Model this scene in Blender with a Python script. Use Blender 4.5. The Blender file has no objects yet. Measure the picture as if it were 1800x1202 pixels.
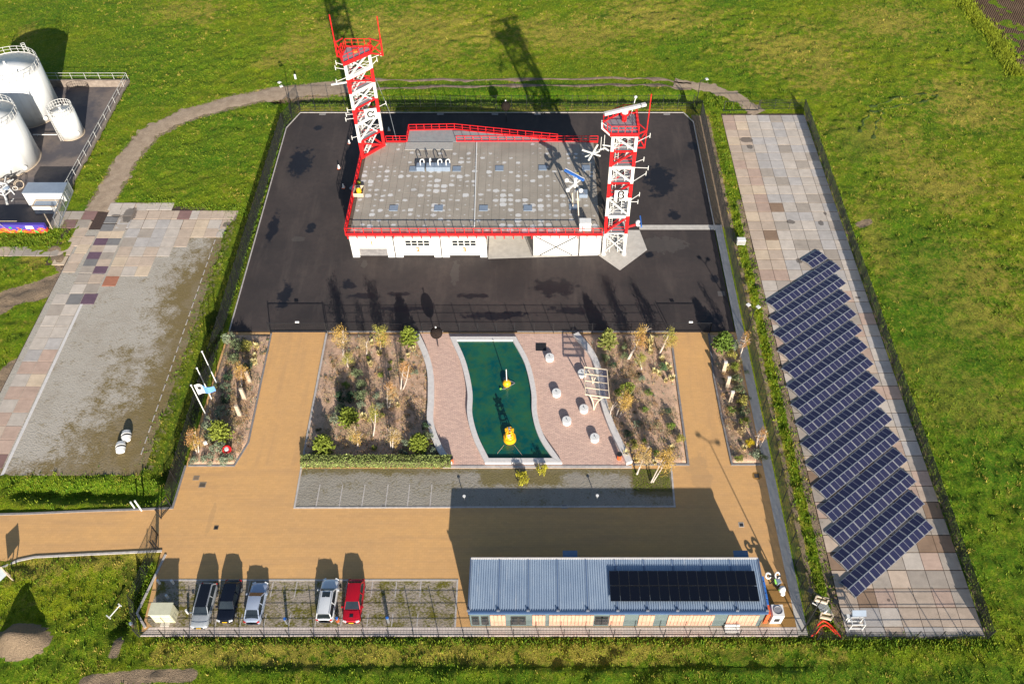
import bpy, math, random
import numpy as np
from math import radians, sin, cos, pi, hypot, atan2, sqrt
from mathutils import Vector, Matrix
from mathutils.geometry import tessellate_polygon
random.seed(7); rng=np.random.default_rng(11)
S=bpy.context.scene; C=S.collection; D=bpy.data

# ---------------------------------------------------------------- camera, sky, sun, exposure
CAM_H=84.3; PITCH=radians(49.59); FPX=1500.0; CX=940.0; CY=601.0
cd=D.cameras.new('camera'); cam=D.objects.new('camera',cd); C.objects.link(cam)
cam.location=(0,0,CAM_H); cam.rotation_euler=(pi/2-PITCH,0,0)
cd.sensor_width=36; cd.lens=36*FPX/1800; cd.shift_x=-(CX-900)/1800; cd.clip_start=1; cd.clip_end=6000
S.camera=cam
SUN_DX,SUN_DY=-0.77,2.78            # shadow offset in metres per metre of height
SUN_EL=math.atan(1/hypot(SUN_DX,SUN_DY))
w=D.worlds.new('World'); S.world=w; w.use_nodes=True
wn=w.node_tree; sky=wn.nodes.new('ShaderNodeTexSky'); sky.sky_type='NISHITA'; sky.sun_disc=False
sky.sun_elevation=SUN_EL; sky.sun_rotation=atan2(-SUN_DX,-SUN_DY)
sky.air_density=1.0; sky.dust_density=0.6; sky.ozone_density=1.5
wn.links.new(sky.outputs[0],wn.nodes['Background'].inputs[0]); wn.nodes['Background'].inputs[1].default_value=0.072
sl=D.lights.new('sun','SUN'); sl.energy=5.0; sl.angle=radians(0.55); sl.color=(1.0,0.93,0.82)
so=D.objects.new('sun',sl); C.objects.link(so)
so.rotation_euler=Vector((-SUN_DX,-SUN_DY,1)).to_track_quat('Z','Y').to_euler(); so.location=(40,-60,90)
S.view_settings.view_transform='Standard'; S.view_settings.look='None'; S.view_settings.exposure=1.02; S.view_settings.gamma=1
S.render.engine='CYCLES'

# ---------------------------------------------------------------- survey: photo pixel + height -> place on the site
def G(u,v,z=0.0):
    t=(v-CY)/FPX; s=(CAM_H-z)/(sin(PITCH)+t*cos(PITCH))
    return ((u-CX)/FPX*s, s*(cos(PITCH)-t*sin(PITCH)))
def G3(u,v,z=0.0): x,y=G(u,v,z); return Vector((x,y,z))
def HT(X,Y,v):
    lo,hi=-2.0,60.0
    for _ in range(50):
        m=(lo+hi)/2; dz=m-CAM_H
        vv=CY+FPX*(-(Y*sin(PITCH)+dz*cos(PITCH)))/(Y*cos(PITCH)-dz*sin(PITCH))
        if vv>v: lo=m
        else: hi=m
    return lo

# ---------------------------------------------------------------- materials
class NT:
    def __init__(s,name,rough=.8,metal=0,spec=.4):
        s.m=D.materials.new(name); s.m.use_nodes=True; s.t=s.m.node_tree; s.p=s.t.nodes['Principled BSDF']
        s.p.inputs['Roughness'].default_value=rough; s.p.inputs['Metallic'].default_value=metal
        s.p.inputs['Specular IOR Level'].default_value=spec
        s.pos=s.node('ShaderNodeNewGeometry').outputs['Position']
    def node(s,t,**k):
        n=s.t.nodes.new(t)
        for a,b in k.items(): setattr(n,a,b)
        return n
    def ln(s,a,b): s.t.links.new(a,b)
    def inp(s,n,i,v):
        if v is None: return
        if hasattr(v,'is_output') or hasattr(v,'links'): s.ln(v,n.inputs[i])
        else: n.inputs[i].default_value=v
    def noise(s,sc,det=4,rough=.6,vec=None,dist=0):
        n=s.node('ShaderNodeTexNoise'); n.inputs['Scale'].default_value=sc; n.inputs['Detail'].default_value=det
        n.inputs['Roughness'].default_value=rough; n.inputs['Distortion'].default_value=dist
        s.ln(vec or s.pos,n.inputs['Vector']); return n.outputs[0]
    def math(s,op,a,b=None,c=None,clamp=False):
        n=s.node('ShaderNodeMath',operation=op,use_clamp=clamp); s.inp(n,0,a)
        if b is not None: s.inp(n,1,b)
        if c is not None: s.inp(n,2,c)
        return n.outputs[0]
    def mr(s,x,a,b,c=0.,d=1.):
        n=s.node('ShaderNodeMapRange'); s.inp(n,0,x); s.inp(n,1,a); s.inp(n,2,b); s.inp(n,3,c); s.inp(n,4,d); return n.outputs[0]
    def mix(s,f,a,b,mode='MIX'):
        n=s.node('ShaderNodeMix',data_type='RGBA',blend_type=mode); s.inp(n,0,f)
        for i,v in ((6,a),(7,b)):
            if isinstance(v,tuple): v=(v+(1,))[:4]
            s.inp(n,i,v)
        return n.outputs[2]
    def scale(s,vec,sc,rot=0.):
        n=s.node('ShaderNodeMapping'); s.ln(vec or s.pos,n.inputs[0]); n.inputs['Scale'].default_value=sc; n.inputs['Rotation'].default_value=(0,0,rot); return n.outputs[0]
    def attr(s,name):
        n=s.node('ShaderNodeAttribute',attribute_name=name); return n.outputs['Fac']
    def col(s,c): s.inp(s.p,'Base Color',(c+(1,))[:4] if isinstance(c,tuple) else c)
    def bump(s,h,st=.3,dist=.05):
        n=s.node('ShaderNodeBump'); s.ln(h,n.inputs['Height']); n.inputs['Strength'].default_value=st; n.inputs['Distance'].default_value=dist
        s.ln(n.outputs[0],s.p.inputs['Normal'])
def mat(name,c,c2=None,sc=3.,rough=.7,metal=0,bump=0,bsc=12.,spec=.4,fine=True):
    n=NT(name,rough,metal,spec)
    if c2 is None: c2=tuple(x*.75 for x in c)
    f=n.mr(n.noise(sc,5,.65),.35,.65)
    k=n.mix(f,c,c2)
    n.col(k)
    if bump: n.bump(n.noise(bsc,4),bump,.04)
    return n.m
def objcol(name,rough=.7,metal=0,var=.35,sc=6.,spec=.4,bump=0,obj=False):
    """colour comes from the object's own colour, with a little grain"""
    n=NT(name,rough,metal,spec); oi=n.node('ShaderNodeObjectInfo')
    v=n.mr(n.noise(sc,5,.7),.3,.7,1-var,1+var*.4)
    k=n.node('ShaderNodeVectorMath',operation='SCALE'); n.ln(oi.outputs['Color'],k.inputs[0]); n.ln(v,k.inputs[3]); n.col(k.outputs[0])
    if bump: n.bump(n.noise(sc*3,4),bump,.04)
    return n.m

M={}
# grass: long blades, clumps, dry and bare zones
n=NT('grass',.85,0,.15)
big=n.noise(.045,3,.6); mid=n.noise(.28,4,.65,dist=.4); sm=n.noise(1.6,4,.7); fine=n.noise(9,3,.75); streak=n.noise(3.2,3,.7,n.scale(None,(1,.55,1),.6))
c=n.mix(n.mr(n.math('MULTIPLY_ADD',big,.6,n.math('MULTIPLY',mid,.5)),.44,.66),(.074,.190,.003),(.295,.318,.005))
c=n.mix(n.mr(sm,.38,.66,0,.8),c,(.150,.245,.003))
dry=n.attr('dry')
pat=n.noise(.95,6,.72,dist=.3); dz=n.math('ADD',n.math('MULTIPLY',dry,.15),n.math('MULTIPLY_ADD',mid,.30,n.math('MULTIPLY',pat,.70)))
c=n.mix(n.mr(dz,.55,.63,0,.85),c,(.45,.345,.062))
lush=n.attr('lush'); c=n.mix(n.math('MULTIPLY',lush,n.mr(sm,.3,.7,.5,1)),c,(.056,.175,.003))
vf=n.noise(3.6,6,.85); c=n.mix(n.mr(fine,.40,.66,0,.6),c,(.036,.066,.004),'MIX'); c=n.mix(n.mr(vf,.50,.64,0,.7),c,(.034,.068,.003)); c=n.mix(n.attr('bank_dark'),c,n.mix(n.mr(fine,.4,.6),(.030,.055,.006),(.10,.11,.012)))
c=n.mix(n.mr(streak,.50,.70,0,.5),c,(.37,.36,.03))
dirt=n.attr('dirt')
df=n.mr(n.math('ADD',dirt,n.math('MULTIPLY',n.math('SUBTRACT',sm,.5),1.2)),.42,.6)
soil=n.mix(n.mr(fine,.3,.7),(.36,.265,.175),(.21,.15,.10))
c=n.mix(df,c,soil); n.col(c)
n.bump(n.math('ADD',n.math('MULTIPLY',sm,.9),n.math('ADD',fine,n.math('MULTIPLY',streak,.6))),1.0,.30)
M['grass']=n.m
# blade tufts
n=NT('grass_blades',.8,0,.2); a=n.attr('tone'); b=n.noise(.28,3)
c=n.mix(a,(.060,.135,.005),(.265,.285,.016)); c=n.mix(n.mr(b,.35,.65,0,.5),c,(.17,.22,.018)); n.col(c); M['blades']=n.m
n=NT('dry_blades',.85,0,.1); n.col(n.mix(n.attr('tone'),(.17,.16,.02),(.46,.36,.08))); M['tuss']=n.m
n=NT('track_soil',.95,0,.1); f=n.noise(.8,5,.7); g=n.noise(7,4,.7); st=n.noise(2,3,.6,n.scale(None,(1,1,1)))
c=n.mix(n.mr(f,.35,.65),(.42,.32,.23),(.29,.215,.15)); c=n.mix(n.mr(g,.4,.7,0,.5),c,(.20,.15,.11)); n.col(c); n.bump(n.math('ADD',g,f),.6,.08); M['track']=n.m
n=NT('wet_rut_soil',.8,0,.3); f=n.noise(.5,4); g=n.noise(5,4,.7)
c=n.mix(n.mr(f,.4,.6),(.27,.19,.14),(.15,.105,.075)); n.col(c); n.bump(g,.6,.06); M['rut']=n.m

def blots(n,lst,sc=.9,amt=.9,w_=.12):
    """union of irregular stains at surveyed places (x,y,rx,ry)"""
    nz=n.noise(sc,5,.65); tot=None
    for (x,y,rx,ry) in lst:
        mp=n.node('ShaderNodeMapping'); mp.vector_type='POINT'; n.ln(n.pos,mp.inputs[0]); mp.inputs['Location'].default_value=(-x/rx,-y/ry,0); mp.inputs['Scale'].default_value=(1/rx,1/ry,0)
        ln_=n.node('ShaderNodeVectorMath',operation='LENGTH'); n.ln(mp.outputs[0],ln_.inputs[0])
        f=n.math('SUBTRACT',1.0,ln_.outputs['Value'])
        tot=f if tot is None else n.math('MAXIMUM',tot,f)
    return n.mr(n.math('MULTIPLY_ADD',n.math('SUBTRACT',nz,.5),amt*2.2,tot),.0,w_)
def PB(u,v,ru,rv):
    x,y=G(u,v); x1,_=G(u+ru,v); _,y1=G(u,v-rv); return (x,y,abs(x1-x),abs(y1-y))
n=NT('asphalt',.85,0,.35)
f=n.noise(.12,4,.6); g=n.noise(1.2,5,.7); h=n.noise(14,3,.7); st=n.noise(.5,4,.6,n.scale(None,(1,.18,1)))
c=n.mix(n.mr(f,.35,.65),(.029,.023,.023),(.056,.042,.038)); c=n.mix(n.mr(g,.4,.7,0,.5),c,(.022,.018,.019)); c=n.mix(n.mr(st,.52,.72,0,.5),c,(.082,.063,.054))
c=n.mix(n.mr(h,.35,.75,0,.3),c,(.070,.057,.050))
c=n.mix(n.math('MULTIPLY',blots(n,[PB(1105,412,9,5),PB(640,465,5,9),PB(1165,430,45,14),PB(800,480,8,22),PB(525,420,12,5)],1.4),.25),c,(.11,.10,.09))
wet=blots(n,[PB(975,505,42,17),PB(1160,318,28,30),PB(1218,256,13,7),PB(528,285,22,26),PB(1185,378,14,8),PB(612,500,12,9),PB(1258,490,9,8),PB(870,555,60,8),PB(640,520,30,6),PB(1010,545,50,8),PB(830,520,30,5),PB(560,225,8,6),PB(548,400,10,8),PB(480,400,10,30),PB(1142,448,9,6),PB(1255,560,20,12),PB(1240,270,6,9),PB(500,520,14,24),PB(708,543,46,5),PB(700,517,22,4)],.8,1.3,.3)
c=n.mix(n.math('MULTIPLY',wet,.85),c,(.006,.006,.009)); n.col(c)
n.inp(n.p,'Roughness',n.mr(wet,0,1,.85,.45)); n.bump(h,.25,.02); M['asphalt']=n.m
n=NT('ochre_clinker_paving',.85,0,.25)
f=n.noise(.07,4,.6); g=n.noise(1.0,5,.7); h=n.noise(16,3,.75)
bk=n.node('ShaderNodeTexBrick'); n.ln(n.scale(None,(1,1,1)),bk.inputs[0]); bk.inputs['Scale'].default_value=1.6; bk.inputs['Mortar Size'].default_value=.012; bk.inputs['Color1'].default_value=(1,1,1,1); bk.inputs['Color2'].default_value=(.93,.93,.93,1); bk.inputs['Mortar'].default_value=(.78,.76,.74,1); bk.inputs['Brick Width'].default_value=.9; bk.inputs['Row Height'].default_value=.45
c=n.mix(n.mr(f,.35,.65),(.60,.335,.125),(.52,.295,.122)); sy=n.node('ShaderNodeSeparateXYZ'); n.ln(n.pos,sy.inputs[0]); wl=n.mix(n.math('GREATER_THAN',sy.outputs[1],53.),n.noise(.9,4,.6,n.scale(None,(.10,1.1,1))),n.noise(.9,4,.6,n.scale(None,(1.1,.10,1)))); c=n.mix(n.mr(wl,.48,.68,0,.5),c,(.40,.235,.115)); c=n.mix(n.mr(g,.4,.75,0,.4),c,(.43,.26,.125)); c=n.mix(n.mr(h,.3,.75,0,.35),c,(.64,.38,.17))
c=n.mix(1.,c,bk.outputs[0],'MULTIPLY')
wt=blots(n,[PB(1365,1045,28,22),PB(1385,1085,26,22),PB(1330,836,9,7)],1.1,.5); c=n.mix(n.math('MULTIPLY',wt,.75),c,(.20,.105,.022))
c=n.mix(n.math('MULTIPLY',blots(n,[PB(370,915,5,30),PB(1130,700,5,70),PB(1230,830,20,30)],.5,1.),.22),c,(.25,.17,.10))
n.col(c); n.bump(h,.2,.015); M['ochre']=n.m
n=NT('plaza_clinker',.85,0,.25)
bk=n.node('ShaderNodeTexBrick'); dst=n.node('ShaderNodeVectorMath',operation='ADD'); 
nn=n.node('ShaderNodeTexNoise'); nn.inputs['Scale'].default_value=.5; n.ln(n.pos,nn.inputs[0]); sc_=n.node('ShaderNodeVectorMath',operation='SCALE'); n.ln(nn.outputs[1],sc_.inputs[0]); sc_.inputs[3].default_value=.5
n.ln(n.pos,dst.inputs[0]); n.ln(sc_.outputs[0],dst.inputs[1]); n.ln(dst.outputs[0],bk.inputs[0])
bk.inputs['Scale'].default_value=1.; bk.inputs['Brick Width'].default_value=.44; bk.inputs['Row Height'].default_value=.17; bk.inputs['Mortar Size'].default_value=.016; bk.inputs['Bias'].default_value=0
bk.inputs['Color1'].default_value=(.66,.44,.345,1); bk.inputs['Color2'].default_value=(.48,.315,.26,1); bk.inputs['Mortar'].default_value=(.25,.17,.145,1)
h=n.noise(5,4,.8); c=n.mix(n.mr(h,.35,.7,0,.5),bk.outputs[0],(.64,.46,.37)); n.col(c); n.bump(n.math('ADD',h,bk.outputs[1]),.35,.03); M['plaza']=n.m
# mossy paving of the parking places
def mossy(name,base,moss,msc,lo,hi,attr=False):
    n=NT(name,.9,0,.2); v=n.node('ShaderNodeTexVoronoi'); v.inputs['Scale'].default_value=4.2; n.ln(n.scale(None,(1,1.35,0)),v.inputs[0])
    f=n.noise(msc,5,.7); h=n.noise(9,3,.8)
    c=n.mix(n.mr(h,.35,.7),base,tuple(x*.6 for x in base))
    mz=n.math('MULTIPLY_ADD',f,1.,n.math('MULTIPLY',v.outputs['Distance'],.25))
    if attr: mz=n.math('ADD',mz,n.math('MULTIPLY',n.attr('moss'),.45))
    c=n.mix(n.mr(mz,lo,hi),c,n.mix(n.mr(h,.3,.7),moss,tuple(x*.55 for x in moss))); c=n.mix(n.mr(n.noise(.22,6,.75,dist=.6),.48,.66,0,.45),c,tuple(x*.6 for x in (base[0],base[1]*.93,base[2]*.85))); n.col(c); n.bump(n.math('ADD',v.outputs['Distance'],h),.5,.05); return n.m
M['mossy']=mossy('mossy_grass_pavers',(.36,.30,.24),(.15,.135,.018),.55,.57,.74)
M['midpave']=mossy('mossy_grey_pavers',(.31,.28,.235),(.19,.155,.07),.45,.68,.90,True)
M['lotpave']=mossy('weathered_grey_block_paving',(.44,.395,.335),(.215,.160,.070),.55,.76,1.02,True)
n=NT('garden_soil',.95,0,.1); f=n.noise(.7,5,.7); h=n.noise(7,4,.8); c=n.mix(n.mr(f,.35,.65),(.62,.41,.285),(.42,.275,.185)); c=n.mix(n.mr(h,.5,.75,0,.6),c,(.17,.11,.07)); n.col(c); n.bump(h,.8,.10); M['soil']=n.m
n=NT('mound_sand',.95,0,.1); f=n.noise(1.2,5,.7); h=n.noise(6,4,.8); c=n.mix(n.mr(f,.35,.65),(.36,.255,.165),(.25,.175,.11)); n.col(c); n.bump(h,.6,.08); M['sand']=n.m
n=NT('ploughed_soil',.95,0,.1); f=n.noise(.25,5,.7); h=n.noise(4,4,.8); rw=n.node('ShaderNodeTexWave'); rw.inputs['Scale'].default_value=.9; rw.inputs['Distortion'].default_value=2; n.ln(n.scale(None,(1,1,1),.55),rw.inputs[0])
c=n.mix(n.mr(f,.35,.65),(.085,.052,.032),(.15,.098,.062)); c=n.mix(n.mr(h,.45,.75,0,.6),c,(.045,.028,.018)); n.col(c); n.bump(n.math('ADD',h,rw.outputs[0]),.8,.12); M['plough']=n.m
# large concrete slabs, tinted per slab
n=NT('concrete_slab',.85,0,.3); oi=n.node('ShaderNodeObjectInfo'); tc=n.node('ShaderNodeTexCoord')
f=n.noise(.9,5,.7); h=n.noise(12,3,.8); st=n.noise(.7,4,.6,n.scale(None,(.5,2.4,1)))
v=n.math('MULTIPLY',n.mr(f,.3,.7,.82,1.08),n.mr(h,.25,.75,.90,1.08)); v=n.math('MULTIPLY',v,n.mr(st,.5,.8,1.,.86))
k=n.node('ShaderNodeVectorMath',operation='SCALE'); n.ln(oi.outputs['Color'],k.inputs[0]); n.ln(v,k.inputs[3])
sp=blots(n,[PB(1390,390,8,4),PB(1443,392,5,5),PB(1450,375,3,3),PB(1508,523,5,2),PB(1402,10000,1,1) if 0 else PB(1312,246,12,5),PB(1318,258,6,4),PB(228,378,12,14),PB(205,380,10,3),PB(420,385,10,12),PB(400,395,9,5),PB(1405,458,6,5),PB(1562,1054,3,3)],1.6,.45)
c=n.mix(n.math('MULTIPLY',sp,.72),k.outputs[0],(.06,.05,.045)); n.col(c); n.bump(h,.25,.02); M['slab']=n.m
M['joint']=mat('joint_sand',(.07,.040,.030),(.04,.027,.022),4,.95)
M['concrete']=mat('pale_concrete',(.52,.48,.43),(.42,.385,.345),1.2,.8,bump=.15,bsc=25)
M['coping']=mat('light_concrete_coping',(.58,.545,.52),(.50,.47,.45),2.5,.75,bump=.1,bsc=30)
M['kerbc']=mat('concrete_kerb',(.46,.42,.39),(.33,.30,.28),2.,.85)
M['kerbg']=mat('grey_kerb',(.22,.205,.20),(.15,.14,.14),2.,.85)
n=NT('path_tiles',.85,0,.25); bk=n.node('ShaderNodeTexBrick'); n.ln(n.pos,bk.inputs[0]); bk.inputs['Scale'].default_value=1; bk.inputs['Brick Width'].default_value=.3; bk.inputs['Row Height'].default_value=.3; bk.offset=0; bk.inputs['Mortar Size'].default_value=.012; bk.inputs['Color1'].default_value=(.66,.56,.50,1); bk.inputs['Color2'].default_value=(.58,.49,.44,1); bk.inputs['Mortar'].default_value=(.2,.16,.14,1); n.col(n.mix(n.mr(n.noise(.8,5),.4,.7,0,.4),bk.outputs[0],(.48,.41,.36))); M['path']=n.m
M['press']=mat('pressed_grass',(.035,.065,.006),(.06,.09,.008),2,.9)
n=NT('pit_floor',.8,0,.4); f=n.noise(.16,5,.6); h=n.noise(1.4,5,.7); c=n.mix(n.mr(f,.42,.58),(.17,.135,.115),(.075,.068,.075)); c=n.mix(n.mr(h,.5,.75,0,.5),c,(.05,.045,.05)); n.col(c); M['pit']=n.m
M['bund']=mat('stained_bund_concrete',(.26,.21,.17),(.16,.125,.10),1.5,.9,bump=.2)
M['white']=mat('white_paint',(.68,.67,.65),(.60,.59,.57),1.2,.45)
M['tank']=mat('white_tank_paint',(.62,.62,.62),(.54,.54,.54),.5,.4)
n=NT('white_tank_paint',.45,0,.4); g=n.noise(1.6,5,.7,n.scale(None,(1,1,.09))); sz=n.node('ShaderNodeSeparateXYZ'); n.ln(n.pos,sz.inputs[0]); c=n.mix(n.mr(g,.48,.72,0,.6),(.62,.62,.61),(.44,.42,.39)); c=n.mix(n.mr(n.math('ADD',sz.outputs[2],n.math('MULTIPLY',g,1.2)),-.6,.4,.55,0),c,(.33,.27,.20)); n.col(c); M['tank']=n.m
M['cladding']=mat('white_cladding',(.70,.68,.64),(.64,.62,.58),.8,.5)
M['steelw']=mat('white_steel',(.62,.61,.58),(.50,.485,.46),3,.45)
M['red']=mat('signal_red_steel',(.66,.012,.014),(.54,.010,.012),3,.42)
M['cream']=mat('cream_steel',(.72,.58,.42),(.66,.53,.38),3,.5)
M['gate']=mat('anthracite_steel',(.018,.019,.021),(.013,.013,.015),3,.5)
M['galv']=mat('galvanised_steel',(.42,.43,.45),(.32,.33,.35),5,.42,.6)
M['grating']=mat('grey_grating',(.30,.30,.32),(.22,.22,.24),8,.6,.3)
M['dark']=mat('black_rubber',(.012,.012,.013),(.02,.02,.02),4,.6)
M['glass']=mat('dark_glass',(.012,.016,.020),(.02,.026,.03),.6,.06,spec=.8)
M['yellow']=mat('buoy_yellow',(.80,.40,.008),(.66,.32,.01),4,.4)
M['orange']=mat('orange_plastic',(.78,.13,.02),(.65,.10,.02),4,.5)
M['blue']=mat('blue_plastic',(.035,.16,.52),(.03,.12,.42),4,.45)
M['green']=mat('green_fabric',(.16,.42,.03),(.12,.33,.03),4,.6)
M['stone']=mat('pale_stone_post',(.48,.39,.29),(.36,.28,.20),5,.9,bump=.3)
M['deck']=mat('loading_deck_tiles',(.27,.27,.265),(.22,.22,.22),1.5,.8)
M['ramp']=mat('ribbed_ramp_plate',(.36,.34,.31),(.30,.285,.26),4,.7)
M['skyl']=mat('blue_grey_skylight',(.20,.245,.31),(.17,.21,.27),1,.4)
M['soffit']=mat('brown_soffit',(.11,.085,.06),(.08,.06,.045),2,.8)
M['steeld']=mat('dark_frame_steel',(.05,.045,.04),(.035,.03,.03),2,.6)
M['gwall']=mat('grey_green_cladding',(.115,.150,.150),(.095,.125,.125),1,.6)
M['num']=mat('orange_number',(.62,.15,.02),(.55,.13,.02),2,.6)
M['black']=mat('black_print',(.012,.012,.012),(.012,.012,.012),2,.7)
M['terracotta']=mat('orange_bin',(.68,.11,.03),(.6,.10,.03),3,.5)
n=NT('larch_boards',.75,0,.2); g=n.noise(2.2,4,.6,n.scale(None,(4.2,1,.4))); h=n.noise(9,3,.7,n.scale(None,(4,1,.3))); c=n.mix(n.mr(g,.35,.65),(.58,.315,.235),(.47,.235,.165)); c=n.mix(n.mr(h,.4,.7,0,.5),c,(.60,.40,.26)); n.col(c); M['wood']=n.m
n=NT('corrugated_roof_sheet',.5,.25,.5); g=n.noise(.9,5,.7,n.scale(None,(3.2,.32,1))); f=n.noise(.25,3)
c=n.mix(n.mr(f,.35,.65),(.27,.345,.45),(.335,.41,.505)); c=n.mix(n.mr(g,.58,.80,0,.75),c,(.60,.60,.59)); c=n.mix(n.mr(g,.25,.42,.5,0),c,(.25,.33,.45)); n.col(c); n.inp(n.p,'Roughness',n.mr(g,.4,.8,.38,.62)); M['corr']=n.m
n=NT('solar_cells',.30,0,.25); c=n.mix(n.noise(.5,3),(.018,.023,.062),(.034,.032,.066)); n.col(c); M['cell']=n.m
n=NT('black_solar_cells',.25,0,.4); n.col((.004,.005,.010)); M['cellb']=n.m
M['pframe']=mat('aluminium_frame',(.42,.42,.43),(.36,.36,.37),5,.4,.4)
# roof tiles with a dried puddle ring in the middle of each
n=NT('roof_tile_concrete',.85,0,.3)
P=1.07; sx=n.node('ShaderNodeSeparateXYZ'); n.ln(n.pos,sx.inputs[0])
def cell(o,off):
    q=n.math('DIVIDE',n.math('SUBTRACT',o,off),P); return n.math('SUBTRACT',n.math('FRACT',q),.5), n.math('FLOOR',q)
fx,ix=cell(sx.outputs[0],-25.3); fy,iy=cell(sx.outputs[1],86.95)
cb=n.node('ShaderNodeCombineXYZ'); n.ln(ix,cb.inputs[0]); n.ln(iy,cb.inputs[1]); wnz=n.node('ShaderNodeTexWhiteNoise'); n.ln(cb.outputs[0],wnz.inputs[0])
j1=n.node('ShaderNodeSeparateColor'); n.ln(wnz.outputs[1],j1.inputs[0]); fx=n.math('ADD',fx,n.mr(j1.outputs[0],0,1,-.16,.16)); fy=n.math('ADD',fy,n.mr(j1.outputs[1],0,1,-.16,.16)); d=n.math('SQRT',n.math('ADD',n.math('MULTIPLY',fx,fx),n.math('MULTIPLY',n.math('MULTIPLY',fy,fy),1.6)))
reg=n.noise(.13,3,.6); nz=n.noise(4.5,4,.7)
rad=n.math('ADD',n.mr(wnz.outputs[0],.1,1.,-.22,.36),n.math('ADD',n.mr(reg,.35,.65,-.16,.20),n.mr(sx.outputs[1],88,106,.10,-.06)))
pf=n.mr(n.math('SUBTRACT',n.math('MULTIPLY_ADD',n.math('SUBTRACT',nz,.5),.75,rad),d),-.03,.06)
base=n.mix(n.mr(n.noise(.3,4),.35,.65),(.325,.282,.232),(.265,.230,.188)); base=n.mix(n.mr(n.noise(9,3,.8),.35,.7,0,.4),base,(.26,.24,.215))
c=n.mix(n.math('MULTIPLY',pf,n.mr(wnz.outputs[0],0,1,.45,.95)),base,(.55,.54,.53)); ot=n.noise(.09,3); c=n.mix(n.mr(ot,.52,.60,0,.25),c,(.16,.14,.12)); n.col(c); M['tile']=n.m
n=NT('murky_green_water',.07,0,.5); f=n.noise(.35,4,.6); g=n.noise(1.4,4,.6); c=n.mix(n.mr(f,.35,.65),(.001,.060,.058),(.016,.100,.050)); c=n.mix(n.mr(g,.45,.7,0,.6),c,(.030,.085,.028)); n.col(c); n.bump(n.noise(2.2,3,.6,n.scale(None,(1,2.6,1))),.35,.05); M['water']=n.m
M['leaf']=objcol('foliage',.75,0,.75,1.8,.2)
M['bark']=mat('pale_birch_bark',(.60,.52,.45),(.36,.29,.24),9,.8)
M['barkd']=mat('brown_bark',(.13,.09,.06),(.09,.06,.04),9,.9)
M['carpaint']=objcol('car_paint',.25,.25,.06,1.,.6)
M['anyp']=objcol('painted_surface',.55,0,.12,2.,.4)
M['lamp']=mat('lamp_glass',(.8,.8,.8),(.75,.75,.75),2,.2)
M['tail']=mat('red_lamp_glass',(.45,.01,.01),(.4,.01,.01),2,.2)
M['plate']=mat('yellow_plate',(.80,.48,.02),(.78,.46,.02),2,.5)
n=NT('painted_mural',.6,0,.3); v=n.node('ShaderNodeTexVoronoi'); v.inputs['Scale'].default_value=2.6; n.ln(n.scale(None,(1,.01,1.2)),v.inputs[0]); sp2=n.node('ShaderNodeSeparateXYZ'); n.ln(n.pos,sp2.inputs[0]); sc2=n.node('ShaderNodeSeparateColor'); n.ln(v.outputs['Color'],sc2.inputs[0])
c=n.mix(n.mr(sc2.outputs[0],.3,.5),(.75,.17,.015),(.62,.05,.02)); c=n.mix(n.mr(sc2.outputs[1],.82,.83),c,(.03,.32,.06)); c=n.mix(n.mr(n.math('MULTIPLY_ADD',sc2.outputs[2],.9,sp2.outputs[2]),1.15,1.2),c,(.06,.04,.28)); n.col(c); M['mural']=n.m
n=NT('painted_shade_tint',.15,0,.5); n.col((.05,.05,.10)); n.p.inputs['Alpha'].default_value=.38; M['tint']=n.m  # dark see-through tint, paints the shade seen through the pergola glass
n=NT('clear_sheet',.15,0,.5); n.col((.45,.5,.5)); n.p.inputs['Alpha'].default_value=.14; M['clear']=n.m
n=NT('dark_net',.9,0,.1); n.col((.02,.014,.012)); n.p.inputs['Alpha'].default_value=.82; M['net']=n.m

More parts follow.
